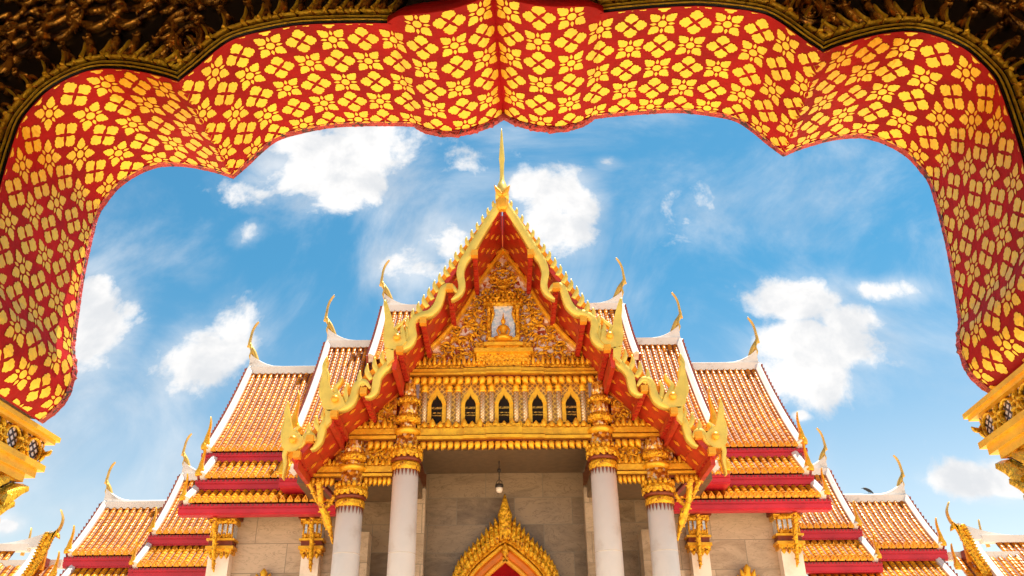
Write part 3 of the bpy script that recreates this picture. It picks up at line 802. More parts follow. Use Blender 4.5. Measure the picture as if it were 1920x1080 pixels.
# niche, throne and figure
mb = MB().use('mosaic_blue'); z0, z1 = ZC(640, YF), ZC(578, YF)
mb.box((-.42, YF-.16, z0), (.42, YF+.1, z1))
mb.use('gold_fine', True)
for sg in (-1, 1):
    mb.lathe((sg*.52, YF-.22, 0), [(.13, z0), (.08, z0+.15), (.07, z1-.15), (.14, z1)], 12)
    mb.relief([(sg*.44, z1-.05), (sg*.36, z1-.35), (sg*.44, z1-.75)], [.16, .12, .03], YF-.25, .05, .05)
mb.use('gold_fine', True)
for k, (w, h) in enumerate(((.72, .15), (.60, .13), (.46, .13), (.30, .13), (.14, .3))):
    zz = z1+sum((.15, .13, .13, .13)[:k]); mb.box((-w, YF-.34+.03*k, zz), (w, YF, zz+h*.75))
    for q in range(-3, 4): mb.leaf((q*w/3.2, zz+h*.6), math.pi/2, .18, .12, YF-.36+.03*k, .05, .05)
for sg in (-1, 1):
    mb.spiral((sg*.26, z1+.32), .15, 1.2, 0, sg, .07, YF-.42, .06, .1, buds=False)
mb.build('niche', pedo)
mb = MB()
for py0, py1, px, o, m_ in ((640, 646, 915, .36, 'gold'), (646, 650, 918, .28, 'gold_fine'), (650, 656, 908, .42, 'gold'), (656, 661, 913, .30, 'gold_fine'), (661, 668, 890, .42, 'gold'), (668, 683, 894, .28, 'gold_fine'), (646, 661, 893, .18, 'gold_fine')):
    mb.use(m_); x = halfx(px, 650); mb.box((-x, YF-o, ZC(py1, YF)), (x, YF, ZC(py0, YF)))
mb.build('throne', pedo)
mb = MB().use('gold', True); z = ZC(640, YF-.3); hc = (YF-.36)
mb.lathe((0, hc, z), [(.27, 0), (.30, .08), (.26, .14), (.13, .20), (.10, .30), (.15, .46), (.16, .56), (.05, .62), (.05, .66), (.085, .72), (.085, .80), (.05, .87), (.03, .95), (.008, 1.12)], 14)
for sg in (-1, 1):
    mb.tube([(sg*.14, hc, z+.54), (sg*.22, hc-.03, z+.38), (sg*.16, hc-.1, z+.2), (sg*.04, hc-.14, z+.17)], [.05, .042, .035, .03], 8)
    mb.tube([(sg*.1, hc-.02, z+.1), (sg*.27, hc-.08, z+.09), (sg*.1, hc-.18, z+.07)], [.07, .06, .04], 8)
tag(mb.build('seated_figure', pedo), 'small gilded seated figure on the throne')

# ---- porch gable roofs: slabs, barge boards, purlins
def slab(s, pa, pb, Y0, Y1, parent):
    a, b = W(*pa, YB), W(*pb, YB); A = Vector((-abs(a.x), 0, a.z)); B = Vector((-abs(b.x), 0, b.z))
    if abs(pa[0]-CXP) < 6: A.x = 0
    d = (B-A).normalized(); up = Vector((d.z, 0, -d.x));
    if up.z < 0: up = -up
    mb = MB().use('red_soffit'); q = lambda P, y, o: (P.x+up.x*o, y, P.z+up.z*o)
    poly = lambda o0, o1: [q(A, Y0, o0), q(B, Y0, o0), q(B, Y0, o1), q(A, Y0, o1)]
    mb.prism(poly(.02, .16), (0, Y1-Y0, 0))
    mb.use('tile'); mb.prism(poly(.165, .34), (0, Y1-Y0, 0))
    # gold flower bosses painted on the soffit
    L = (B-A).length; mb.use('gold_orange')
    nx = int(L/.62); ny = 5
    for i in range(nx):
        for j in range(ny):
            t = (i+.5+(j % 2)*.5)/nx
            if t > .97: continue
            P = A.lerp(B, t); y = Y0+.35+j*(2.55/ny)
            if y > YF-.15: continue
            e = d*.13; w = .085
            c = Vector((P.x, y, P.z))-up*.0
            pts = [c-e+up*.0, c-Vector((0, w, 0)), c+e, c+Vector((0, w, 0))]
            pts = [p+up*.012 for p in pts]
            mb.prism(pts, up*-.03)
    if s > 0: mb.flipx()
    return mb.build('gable_roof', parent), A, B, up, d
tiers = [((CXP, 392), (738, 668), 0.0), ((745, 668), (617, 775), .22), ((620, 782), (546, 858), .44)]
def board(s, groups, parent, y):
    "serpentine naga barge board; groups of (px,py,width px)"
    mb = MB().use('gold_pale', True)
    for gi, grp in enumerate(groups):
        pts = crom([Vector((W(px, py, y).x, W(px, py, y).z, w*27.5/1600)) for px, py, w in grp], 5)
        mb.relief([(q.x, q.y) for q in pts], [max(.02, q.z*.94) for q in pts], y+.012*gi, .24, .022, None, .43)
    return mb
T1 = [[(941, 373, 15), (926, 398, 17), (903, 434, 17), (880, 473, 18), (868, 492, 17), (863, 512, 16), (866, 533, 15), (862, 548, 12), (852, 558, 7), (846, 562, 2)],
      [(858, 548, 5), (845, 536, 13), (832, 540, 15), (826, 556, 16), (819, 573, 17), (806, 586, 16), (790, 590, 14), (776, 599, 14), (772, 613, 16), (774, 628, 16), (768, 642, 16), (754, 650, 15), (738, 646, 14), (729, 632, 17), (727, 614, 15), (727, 597, 12), (724, 580, 9), (721, 562, 3)],
      [(736, 646, 12), (744, 630, 10), (741, 616, 8), (752, 606, 6), (758, 598, 2)], [(760, 645, 10), (764, 625, 8), (761, 612, 3)]]
T2 = [[(739, 648, 10), (739, 668, 14), (730, 682, 16), (717, 694, 15), (708, 706, 16), (705, 720, 16), (702, 733, 14), (694, 742, 9), (684, 744, 3)],
      [(694, 728, 5), (685, 716, 10), (674, 716, 13), (667, 726, 15), (664, 740, 16), (656, 755, 16), (642, 763, 15), (625, 762, 15), (612, 752, 16), (607, 735, 20), (608, 716, 17), (610, 700, 13), (608, 684, 8), (613, 668, 2)],
      [(625, 758, 14), (633, 742, 12), (628, 728, 9), (637, 716, 6), (642, 706, 2)], [(650, 752, 10), (647, 732, 8), (652, 718, 3)]]
T3 = [[(620, 762, 10), (617, 780, 13), (607, 796, 14), (602, 812, 14), (598, 826, 13), (590, 838, 8), (582, 843, 3)],
      [(592, 826, 5), (585, 815, 9), (575, 815, 12), (568, 826, 13), (558, 836, 14), (545, 835, 14), (537, 824, 20), (535, 806, 16), (538, 788, 12), (536, 770, 7), (540, 752, 2)],
      [(550, 832, 12), (558, 818, 10), (554, 806, 7), (563, 798, 3)], [(540, 832, 10), (533, 850, 9), (534, 866, 7), (531, 884, 4), (529, 896, 2)]]
HEADS = [[[(724, 562), (720, 580), (722, 602), (718, 630), (721, 650), (735, 656), (750, 653), (762, 640), (758, 622), (747, 628), (739, 619), (736, 600), (731, 582)], [(722, 654), (738, 654), (738, 672), (726, 684)]],
         [[(616, 676), (606, 690), (603, 703), (608, 722), (601, 742), (604, 762), (614, 770), (632, 771), (648, 760), (643, 745), (634, 738), (625, 736), (618, 722), (613, 706), (612, 692)], [(609, 768), (623, 768), (620, 790), (611, 800)]],
         [[(539, 754), (533, 770), (534, 790), (530, 815), (527, 836), (537, 846), (553, 846), (566, 834), (569, 820), (559, 812), (548, 806), (545, 790), (542, 772)]]]
def ball(mb, px, py, y, r):
    c = W(px, py, y); mb.use('gold_orange', True)
    for k in range(1): mb.lathe((c.x, c.y, c.z), [(.01, -r), (r*.7, -r*.72), (r, 0), (r*.7, r*.72), (.01, r)], 16)
for s in (-1, 1):
    for gi, ((pa, pb, dy), grp) in enumerate(zip(tiers, (T1, T2, T3))):
        y = YB+dy
        sl, A, B, up, d = slab(s, pa, pb, y+.08, 36 if gi == 0 else 34, temple)
        mb = board(s, grp, temple, y)
        # serrated fins (bai raka) along the upper edge
        tl = [((930, 368), (750, 612), 18, 13, 27), ((738, 636), (668, 700), 5, 30, 27), ((614, 758), (573, 798), 3, 26, 25)][gi]
        mb.use('gold_pale', True); u = 27.5/1600
        for i in range(tl[2]):
            t = (i+.5)/tl[2]; T = W(tl[0][0]+(tl[1][0]-tl[0][0])*t, tl[0][1]+(tl[1][1]-tl[0][1])*t, y)
            lf = 3+tl[3]+(tl[4]-tl[3])*t; wd = (7.5+3.0*t) if gi == 0 else 10
            pts = crom([Vector((T.x, T.z, 1.0)), Vector((T.x-.9*u, T.z-lf*.28*u, wd*.62)), Vector((T.x+.8*u, T.z-lf*.62*u, wd)), Vector((T.x+lf*.30*u, T.z-lf*1.05*u, wd*.95))], 3)
            mb.relief([(k.x, k.y) for k in pts], [k.z*u for k in pts], y+.05, .14, .03, None, .36)
        mb.use('gold_pale', False)
        for poly_ in HEADS[gi]:
            mb.prism([tuple(W(px, py, y-.035)) for px, py in poly_], (0, .2, 0))
        if gi == 1: ball(mb, 628, 748, y-.14, .13)
        if gi == 2: ball(mb, 549, 824, y-.14, .13)
        if gi == 0: ball(mb, 744, 632, y-.1, .12)
        if s > 0: mb.flipx()
        mb.build('barge_board', sl)
        # purlins
        pur = [[(890, 474), (843, 538), (793, 601), (749, 655)], [(681, 733), (626, 776)], [(581, 822), (556, 852)]][gi]
        for px, py in pur:
            mb = MB(); c = W(px, py, y-.1); w = .088
            mb.use('gold_orange'); mb.box((c.x-w-.02, y-.14, c.z-w-.02), (c.x+w+.02, y+.10, c.z+w+.02))
            mb.use('red_soffit'); mb.box((c.x-w, y+.1, c.z-w), (c.x+w, YF+.1, c.z+w))
            for k in range(7):
                yy = y+.3+k*.36; mb.box((c.x-w*.8, yy, c.z-w-.04), (c.x+w*.8, yy+.2, c.z-w-.001))
            if s > 0: mb.flipx()
            mb.build('purlin', sl)
        # outer side board closing the step between tiers
        mb = MB().use('red_soffit'); mb.box((B.x-.05, y+.16, B.z-(.40 if gi == 0 else .30 if gi == 1 else .16)), (B.x+.09, YF+.3, B.z+.1))
        if s > 0: mb.flipx()
        mb.build('side_board', sl)
        if gi < 2: # orange strip where the soffit meets the front
            pass
    # small end of the lower porch skirt
    Ys = 30.0; a, b = W(524, 904, Ys), W(575, 904, Ys)
    fs = fascia(a.x, b.x+.9, Ys, a.z+.14, .34, temple, s, depth=1.5, name='skirt_fascia')
    tiles(a.x+.05, b.x+.9, profile(Ys+1.2, a.z+1.3, Ys-.02, a.z+.16, .05, 6), name='skirt_tiles', parent=fs, matn='tile_low', flip=(s > 0))
    v = MB().use('plaster'); p1, p2 = W(546, 888, Ys-.1), W(566, 868, Ys-.1)
    v.relief([(p1.x, p1.z), (p2.x, p2.z)], [.42, .30], Ys-.25, .3, .05)
    if s > 0: v.flipx()
    v.build('verge', fs)
    spire(a.x+.18, Ys-.3, a.z+.2, 1.5, fs, s)
# orange lining panels on the front wall above the pediment frame
mb = MB().use('orange_soffit')
for sg in (-1, 1):
    mb.prism([(sg*p[0], YF-.04, p[1]) for p in [(abs(along(1, 0, .42)[0]), along(1, 0, .42)[1]), (abs(along(1, 1, .42)[0]), along(1, 1, .42)[1]), (abs(along(1, 1, .9)[0]), along(1, 1, .9)[1]), (abs(along(1, 0, .9)[0])+.0, along(1, 0, .9)[1])]], (0, .3, 0))
for poly_ in ([(746, 716), (746, 745), (678, 793), (662, 790)], [(644, 823), (642, 846), (618, 862), (603, 861)]):
    for sg in (-1, 1): mb.prism([(sg*abs(W(px, py, YF).x), YF-.13, W(px, py, YF).z) for px, py in poly_], (0, .1, 0))
mb.build('gable_lining', temple)
# gable wall behind everything
mb = MB().use('red_soffit')
ap = W(CXP, 420, YF+.4); e1 = W(740, 712, YF+.4)
mb.prism([(0, YF+.4, ap.z+.4), (-abs(e1.x), YF+.4, e1.z+.35), (-abs(e1.x), YF+.4, ZC(700, YF)), (abs(e1.x), YF+.4, ZC(700, YF)), (abs(e1.x), YF+.4, e1.z+.35)], (0, .3, 0))
xg = halfx(640, 800)
mb.box((-xg, YF+.35, ZC(820, YF)), (-xw, YF+.38, ZC(740, YF))); mb.box((xg, YF+.35, ZC(820, YF)), (xw, YF+.38, ZC(740, YF)))
mb.build('gable_wall', temple)
# apex finial
mb = MB().use('gold_pale', True)
c = W(943, 372, YB); k = 27.5/1600; zt = lambda py: ZC(py, YB)
pf = [(14, 374), (14.5, 362), (13, 352), (9, 343), (5, 335), (4.2, 322), (5, 304), (6.2, 296), (5.5, 286), (4, 270), (2.5, 252), (1.2, 241), (.4, 238)]
mb.lathe((0, YB+.1, 0), [(r*k, zt(py)) for r, py in pf], 16)
mb.use('gold_orange', True)
for sg in (-1, 1): mb.leaf((sg*.02, zt(372)), math.pi/2+sg*-.5, .55, .2, YB-.15, .08, .06, 0)
mb.leaf((0, zt(396)), math.pi/2, .75, .42, YB-.1, .15, .06)
mb.build('apex_spire', temple)

# ---- brackets
def bracket(s, pts, Y0, Y1, name='bracket', parent=temple, wd=.26):
    "carved serpent bracket; pts px; leans from Y1 (wall) at the foot to Y0 (eave) at the top"
    n = len(pts); P = []
    for i, (px, py, w) in enumerate(pts):
        y = Y0+(Y1-Y0)*i/(n-1); q = W(px, py, y); P.append(Vector((q.x, q.y, q.z, w*y/1600)))
    P = crom(P, 4); mb = MB().use('gold_fine', True)
    mb.tube([(p.x, p.y, p.z) for p in P], [max(.02, p.w*.55) for p in P], 8)
    for i in range(2, len(P)-2, 2):
        p = P[i]; q = P[i+1]-P[i-1]; sg_ = (1 if i % 4 else -1); mb.leaf((p.x+sg_*p.w*.3, p.z), math.atan2(-q.z, -q.x)+sg_*.45, p.w*1.0+.05, p.w*.6, p.y-.06, .08, .05, sg_*.6)
    if s > 0: mb.flipx()
    return mb.build(name, parent)
for s in (-1, 1):
    bracket(s, [(578, 903, 7), (586, 918, 8), (593, 936, 6), (598, 948, 2)], 27.6, 27.9)
    bracket(s, [(598, 903, 9), (600, 925, 11), (603, 950, 10), (613, 972, 13), (619, 995, 8), (624, 1020, 3)], 27.2, 28.0)
    bracket(s, [(628, 930, 6), (618, 945, 8), (606, 960, 6), (612, 985, 8), (622, 1000, 5)], 27.6, 28.1)
    # red strut under the beam
    mb = MB().use('maroon'); a, b = W(600, 905, 28.0), W(632, 938, 29.0); mb.tube([a, b], .09, 4)
    if s > 0: mb.flipx()
    mb.build('strut', temple)
    # wing pilasters
    for pa, pb in (((396, 440)), ((568, 606))):
        Yp = 31.7
        xa, xb = W(pa+2, 1010, Yp).x, W(pb-3, 1010, Yp).x
        root = bpy.data.objects.new('pilaster', None); COL.objects.link(root); lo = Vector((-abs((xa+xb)/2)*1.0 if s < 0 else abs((xa+xb)/2), Yp, 0)); WLOC[root.name] = lo; place(root, lo, temple)
        mb = MB().use('column'); mb.box((xa, Yp-.15, 0), (xb, 32.0, ZC(1037-4, Yp)))
        if s > 0: mb.flipx()
        mb.build('shaft', root)
        mb = MB(); zz = lambda py: W((pa+pb)/2, py, Yp).z
        for (p0, p1, o, m_) in ((1040, 1032, .06, 'gold_fine'), (1032, 1026, .12, 'gold'), (1026, 1016, .05, 'brownred'), (1016, 1012, .12, 'gold'), (1012, 985, .03, 'mosaic_blue'), (985, 976, .12, 'gold_fine'), (976, 966, .2, 'brownred')):
            mb.use(m_); mb.box((xa-o, Yp-.15-o, zz(p0)), (xb+o, 32.0, zz(p1)))
        mb.use('gold_fine', True)
        for q in range(4):
            xx = xa+(q+.5)*(xb-xa)/4
            mb.leaf((xx, zz(1012)), math.pi/2, .22, .16, Yp-.2, .05, .04); mb.leaf((xx, zz(985)), math.pi/2, .26, .18, Yp-.24, .05, .04)
            mb.leaf((xx, zz(1038)), -math.pi/2, .22, .18, Yp-.17, .05, .04)
        for q in range(5):
            xx = xa+q*(xb-xa)/4; mb.lathe((xx, Yp-.19, 0), [(.035, zz(1012)), (.035, zz(985))], 6)
        if s > 0: mb.flipx()
        mb.build('capital', root)
        cx = 402 if pa < 500 else 584
        bracket(s, [(cx+3, 970, 6), (cx, 985, 8), (cx+1, 1005, 8), (cx, 1025, 8), (cx-1, 1045, 7), (cx-2, 1062, 6), (cx-1, 1073, 2)], 30.9, 31.4, parent=temple)
    # window crowns just entering the frame
    mb = MB().use('gold', True); c = W(497, 1076, 31.9); mb.relief([(c.x, c.z-.8), (c.x, c.z-.1), (c.x-.02, c.z+.02), (c.x, c.z+.16)], [.5, .22, .24, .02], 31.7, .2, .06)
    for k in range(5):
        for sg in (-1, 1): mb.leaf((c.x+sg*(.15+k*.13), c.z-.35-k*.2), math.pi/2-sg*.3, .35, .16, 31.65, .1, .05)
    if s > 0: mb.flipx()
    mb.build('window_crown', temple)

# ---- central door surround
YD = 31.0
door = MB()
tipz = lambda py: ZC(py, YD)
def dpt(px, py): p = W(px, py, YD); return (p.x, p.z)
outer = [dpt(943, 1014), dpt(918, 1034), dpt(895, 1054), dpt(875, 1078), dpt(862, 1112), dpt(858, 1160), dpt(858, 1300)]
door.use('gold', True)
def offs(path, o):
    out = []
    for i, p in enumerate(path):
        a = Vector(path[max(i-1, 0)]); b = Vector(path[min(i+1, len(path)-1)]); t = (b-a).normalized(); n = Vector((-t.y, t.x))
        out.append((p[0]-n.x*o, p[1]-n.y*o))
    out[0] = (0.03, path[0][1]+o*1.35)
    return out
path = [tuple(p) for p in crom([Vector(p) for p in outer], 3)]; path[0] = (0.0, path[0][1])
for o, w, y, m_ in ((.0, .13, .16, 'gold_fine'), (-.16, .14, .10, 'gold'), (-.36, .26, .04, 'orange_soffit'), (-.58, .16, .10, 'gold_orange')):
    door.use(m_, False); door.relief(offs(path, -o*-1), w, YD-y, .25, .04)
door.use('gold_fine', True)
L = []
for i in range(len(path)): L.append(path[i])
# flame leaves in two rows
def walk(path, step):
    out = []; acc = 0
    for a, b in zip(path, path[1:]):
        a, b = Vector(a), Vector(b); l = (b-a).length
        while acc < l: out.append((a.lerp(b, acc/l), (b-a).normalized())); acc += step
        acc -= l
    return out
for o, st, ln in ((.05, .19, .42), (.25, .20, .48)):
    for p, t in walk(offs(path, o), st)[1:]:
        ln_ = ln*(1+.75*max(0.0, 1-abs(p.x)/1.0))
        door.use('gold_fine', True); door.leaf((p.x, p.y-.06), math.pi/2-.12, ln_, .23, YD-.24-(.1 if o < .2 else 0), .12, .11, .22)
door.mirror()
door.use('gold_fine', True)
door.relief([(0, tipz(1016)), (0, tipz(1000)), (0, tipz(985)), (0, tipz(970)), (0, tipz(958)), (0, tipz(945)), (0, tipz(932))], [.18, .42, .40, .52, .34, .20, .06], YD-.36, .25, .12)
for sg in (-1, 1):
    door.leaf((sg*.1, tipz(1012)), math.pi/2-sg*-.25, .75, .26, YD-.30, .15, .08, 0)
    for q in range(3): door.leaf((sg*.06, tipz(1000-q*14)), math.pi/2-sg*.5, .26, .14, YD-.44, .05, .05)
door.use('gold_fine', True); door.relief([(0, tipz(1020)), (0, tipz(1028)), (0, tipz(1037)), (0, tipz(1050))], [.05, .22, .26, .03], YD-.2, .2, .06)
ds = door.build('door_surround', temple)
mb = MB().use('door'); x = halfx(862, 1077, YD)
ip = offs(path, -.62); pts = [(p[0], p[1]) for p in ip if p[0] <= 0]
mb.prism([(a, YD+.02, b) for a, b in pts]+[(-a, YD+.02, b) for a, b in reversed(pts[1:])], (0, .1, 0))
mb.build('door', temple)

# ---- hanging lamp
lx = W(936, 900, 29.6).x
lamp = empty('hanging_lamp', (lx, 29.6, ZC(923, 29.6)), 'small white glass lamp hanging on a long chain in front of the door gable', 'lamp')
mb = MB().use('iron', True)
for k in range(24):
    z0 = ZC(900, 29.6)+k*.095
    if z0 > 10.8: break
    mb.tube([(lx, 29.6, z0), (lx, 29.6, z0+.11)], [.014 if k % 2 else .02]*2, 6)
z = ZC(882, 29.6); mb.lathe((lx, 29.6, z), [(.02, -.07), (.06, -.05), (.07, 0), (.06, .05), (.02, .07)], 10)
mb.build('chain', lamp)
z = ZC(923, 29.6)
mb = MB().use('lampglass', True); mb.lathe((lx, 29.6, z), [(.03, -.02), (.08, .0), (.115, .08), (.115, .18)], 16); mb.build('glass_bowl', lamp)
mb = MB().use('iron', True); mb.lathe((lx, 29.6, z), [(.12, .16), (.15, .20), (.14, .28), (.11, .27), (.02, .29)], 16)
for k in range(3):
    a = k*2.1+.5; mb.tube([(lx+.13*math.cos(a), 29.6+.13*math.sin(a), z+.24), (lx+.11*math.cos(a), 29.6+.11*math.sin(a), z+.38), (lx, 29.6, z+.46)], .012, 5)
mb.build('lamp_rim', lamp)

# ================================================================== galleries behind
def gallery(s):
    side = 'left' if s < 0 else 'right'
    root = empty('gallery_hall', (s*22, 44, 0), ('orange roofed gallery behind the hall, on the left beside the dark arch pier' if s < 0 else 'orange roofed gallery behind the hall, on the right with the bird on its ridge'), 'gallery')
    p1, p2 = W(342, 893, 42.4), W(285, 1000, 40)
    roof_tier(root, s, (p1.x+p2.x)/2, -9.5, 42.4, p1.z, 40.0, p2.z, ch=1.9, sp=1.0, fh=.45, pitch=.32)
    q1, q2 = W(192, 945, 42.3), W(133, 1041, 40)
    roof_tier(root, s, (q1.x+q2.x)/2, -13.5, 42.35, q1.z, 39.9, q2.z, ch=1.8, sp=1.1, fh=.48, pitch=.33)
    t0, t1 = W(275, 1026, 40.1), W(250, 1066, 38.9)
    roof_tier(root, s, (t0.x+t1.x)/2, -9.5, 40.1, t0.z, 38.9, t1.z+.1, sag=.05, rid=False, sp=.9, matn='tile_low', fh=.42, pitch=.32)
    t0, t1 = W(138, 1066, 40.1), W(95, 1112, 38.9)
    roof_tier(root, s, (t0.x+t1.x)/2, -13.5, 40.1, t0.z, 38.9, t1.z+.1, sag=.05, rid=False, sp=None, matn='tile_low', fh=.42, pitch=.32)
    mb = MB().use('wall_side'); xa = W(300, 1000, 40).x; mb.box((xa*s*-1, 40.3, 0), (-9*s*-1, 44, 5.2)); mb.box((s*19, 40.35, 0), (s*13, 44, 4)); mb.build('wall', root)
    return root
gl = gallery(-1); gr = gallery(1)

def corner_pavilion(s):
    root = empty('corner_pavilion', (s*26, 40, 0), ('low orange roof with curling gold bargeboard at the far left edge, below the arch capital' if s < 0 else 'low orange roof with curling gold bargeboard at the far right edge, below the arch capital'), 'pavilion')
    Y = 40.0
    top, bot = W(70, 1032, Y+1.5), W(-25, 1130, Y-1.2)
    xe = top.x
    prof = profile(Y+1.5, top.z, Y-1.2, bot.z, .2, 10)
    o = tiles(xe-14, xe-1.0, prof, name='roof', parent=root, pitch=.34, flip=(s > 0))
    # white verge running down to the outside
    mb = MB().use('plaster')
    def onroof(px, py, lift=0.0):
        # drop a pixel onto the sloping roof plane
        d = ray(px, py); a = Vector((0, Y+1.5, top.z+lift)); n = Vector((0, -(top.z-bot.z), 2.7)).normalized()
        n = Vector((0, -(top.z-bot.z), (Y+1.5)-(Y-1.2))).normalized()
        k = (a-Vector((0, 0, CAMZ))).dot(n)/d.dot(n); return Vector((0, 0, CAMZ))+d*k
    def strip(mbb, pts, w, lift, th):
        rows = []
        for i, p in enumerate(pts):
            q = pts[min(i+1, len(pts)-1)]-pts[max(i-1, 0)]; n = Vector((0, -.6, .8)); sd = q.normalized().cross(n).normalized()
            c = p+n*lift
            rows.append([c-sd*w/2, c-sd*w*.2+n*th, c+sd*w*.2+n*th, c+sd*w/2, c+sd*w/2-n*.2, c-sd*w/2-n*.2])
        mbb.grid(rows, close_u=True)
        for r in (rows[0], rows[-1]): mbb.add(r, [tuple(range(6))])
    strip(mb, [onroof(68, 1036), onroof(58, 1052), onroof(34, 1082), onroof(5, 1120)], .32, .12, .06)
    mb.box((xe-14, Y+1.3, top.z-.05), (xe-.4, Y+1.7, top.z+.28))
    rows = []
    for i in range(9):
        t = i/8; x = xe-2.6+t*3.1; zz = top.z+.28+.62*t**2.2
        rows.append([(x, Y+1.32, top.z+.1), (x, Y+1.40, zz), (x, Y+1.60, zz), (x, Y+1.68, top.z+.1)])
    mb.grid(rows, close_u=True); mb.add(rows[-1], [(0, 1, 2, 3)])
    if s > 0: mb.flipx()
    mb.build('ridge', o)
    mb = MB().use('gold_fine', True)
    path = [W(113, 955, Y), W(117, 972, Y), W(112, 988, Y), W(103, 999, Y), W(94, 1004, Y), W(86, 1016, Y), W(76, 1036, Y), W(64, 1060, Y), W(50, 1082, Y), W(34, 1110, Y)]
    ws = [.03, .06, .08, .14, .24, .32, .36, .38, .38, .38]
    pp = crom([Vector((p.x, p.z, w)) for p, w in zip(path, ws)], 4)
    mb.use('horn', True); mb.relief([(q.x, q.y) for q in pp[:14]], [q.z for q in pp[:14]], Y, .16, .05)
    mb.use('gold_fine', True); mb.relief([(q.x, q.y) for q in pp[13:]], [q.z for q in pp[13:]], Y, .2, .07)
    for i in range(16, len(pp)-1, 1):
        q = pp[i]; mb.leaf((q.x+.12, q.y+.05), .35, .34, .17, Y-.05, .08, .04, .6)
        mb.leaf((q.x-.05, q.y), 2.0, .24, .16, Y-.08, .08, .04, .6)
    b = W(104, 998, Y); mb.leaf((b.x, b.z), -.9, .38, .2, Y, .1, .05)
    if s > 0: mb.flipx()
    mb.build('barge_board', root)
    # little lower ridge, red end block, second finial, spire
    mb = MB().use('plaster'); a, b = W(66, 1062, 41), W(117, 1062, 41); mb.box((a.x-2, 40.8, a.z-.1), (b.x, 41.2, a.z+.26))
    tiles(a.x-2, b.x-.1, profile(40.75, a.z-.05, 38.5, a.z-2.6, .1, 8), name='roof', parent=root, pitch=.40, flip=(s > 0))
    if s > 0: mb.flipx()
    mb.build('lower_roof', root)
    mb = MB().use('maroon'); a, b = W(72, 1048, 40.4), W(84, 1058, 40.4); mb.box((a.x, 40.2, b.z-.1), (b.x, 41.5, a.z+.05)); mb.use('gold_orange'); c = W(82, 1030, 40.4); mb.box((b.x-.08, 40.15, b.z-.3), (b.x+.06, 40.3, a.z+.3))
    if s > 0: mb.flipx()
    mb.build('gable_end', root)
    c = W(45, 1022, 43); 
    mb = MB().use('horn', True); mb.relief([(c.x, c.z-.5), (c.x+.06, c.z), (c.x+.16, c.z+.35), (c.x+.15, c.z+.62), (c.x+.13, c.z+.85)], [.16, .10, .07, .05, .03], 43, .1, .03)
    if s > 0: mb.flipx()
    mb.build('roof_finial', root)
    c = W(98, 1078, 40); spire(c.x, 40, c.z-.1, 1.0, root, s)
    mb = MB().use('wall_side'); mb.box((s*40, 42, 0), (s*23, 44, bot.z-.3)); mb.build('wall', root)
    return root
corner_pavilion(-1); corner_pavilion(1)

# ---- bird on the right ridge
p = W(1633, 938, 42.35)
bd = MB().use('bird', True)
u = .0265
P = [(-9, 6, .6), (-6, 5, 2.2), (-3, 2.5, 3.0), (0, 0, 3.2), (3, -2.5, 2.4), (6, -6, 1.2), (8, -10, .7)]
pp = crom([Vector(q) for q in P], 3)
bd.tube([(p.x+q.x*u*1.1, p.y, p.z+.36+(q.y+6)*u*.8) for q in pp], [q.z*u for q in pp], 8)
bd.tube([(p.x-10*u, p.y, p.z+.36+11.5*u*.8), (p.x-14*u, p.y, p.z+.36+11*u*.8)], [1.0*u, .2*u], 5)
bd.tube([(p.x-8.5*u, p.y, p.z+.36+10.4*u*.8), (p.x-6*u, p.y, p.z+.36+10*u*.8)], [2.2*u, 2.3*u], 8)
for k in (-1, 1): bd.tube([(p.x+k*1.2*u, p.y, p.z+.36+4*u), (p.x+k*1.2*u, p.y, p.z+.22)], .35*u, 4)
tag(bd.build('bird'), 'small dark bird perched on the white ridge of the right gallery', 'bird')

# ================================================================== FOREGROUND ARCH
Y1, Y2, YAW = 2.8, 3.5, R(-3.0)
PIV = Vector((0, 3.3, 0))
ARC = Matrix.Translation(PIV) @ Matrix.Rotation(YAW, 4, 'Z') @ Matrix.Translation(-PIV)
ARCI = ARC.inverted()
def WA(px, py, yl):
    "pixel -> local arch coordinates on the plane y = yl of the rotated arch"
    o = ARCI @ Vector((0, 0, CAMZ)); d = ARCI.to_3x3() @ ray(px, py); k = (yl-o.y)/d.y; return o+d*k
arch = empty('archway', (0, 0, 0), 'near red lacquered cusped archway with gold stencilled flowers and dark carved gilt surround', 'archway')
arch.rotation_euler = (0, 0, YAW); arch.location = ARC @ Vector((0, 0, 0))
far = [(944, 213), (925, 226), (907, 233), (888, 240), (870, 244), (850, 247), (833, 247), (815, 245), (800, 241), (786, 236), (774, 231), (744, 230), (685, 230), (622, 233), (567, 243), (522, 256), (493, 276), (463, 304), (434, 329),
       (411, 321), (389, 315), (360, 309), (333, 306), (296, 307), (259, 320), (222, 344), (196, 374), (181, 398), (170, 437), (161, 476), (151, 526), (142, 589), (134, 650), (136, 668), (138, 690), (134, 710), (120, 746), (97, 772), (73, 790)]
corners = {0, 18, 32, len(far)-1}
C0 = [WA(px, py, Y2) for px, py in far]; XA = C0[0].x
for q_ in C0: q_.x -= XA*max(0.0, 1+q_.x/1.3)
cont = []; cidx = []
seg = [0, 10, 18, 32, 38]
for a, b in zip(seg, seg[1:]):
    part = crom([Vector((p.x, p.z)) for p in C0[a:b+1]], 8)
    cidx.append(len(cont)); cont += part[:-1]
cont.append(Vector((C0[-1].x, C0[-1].z)))
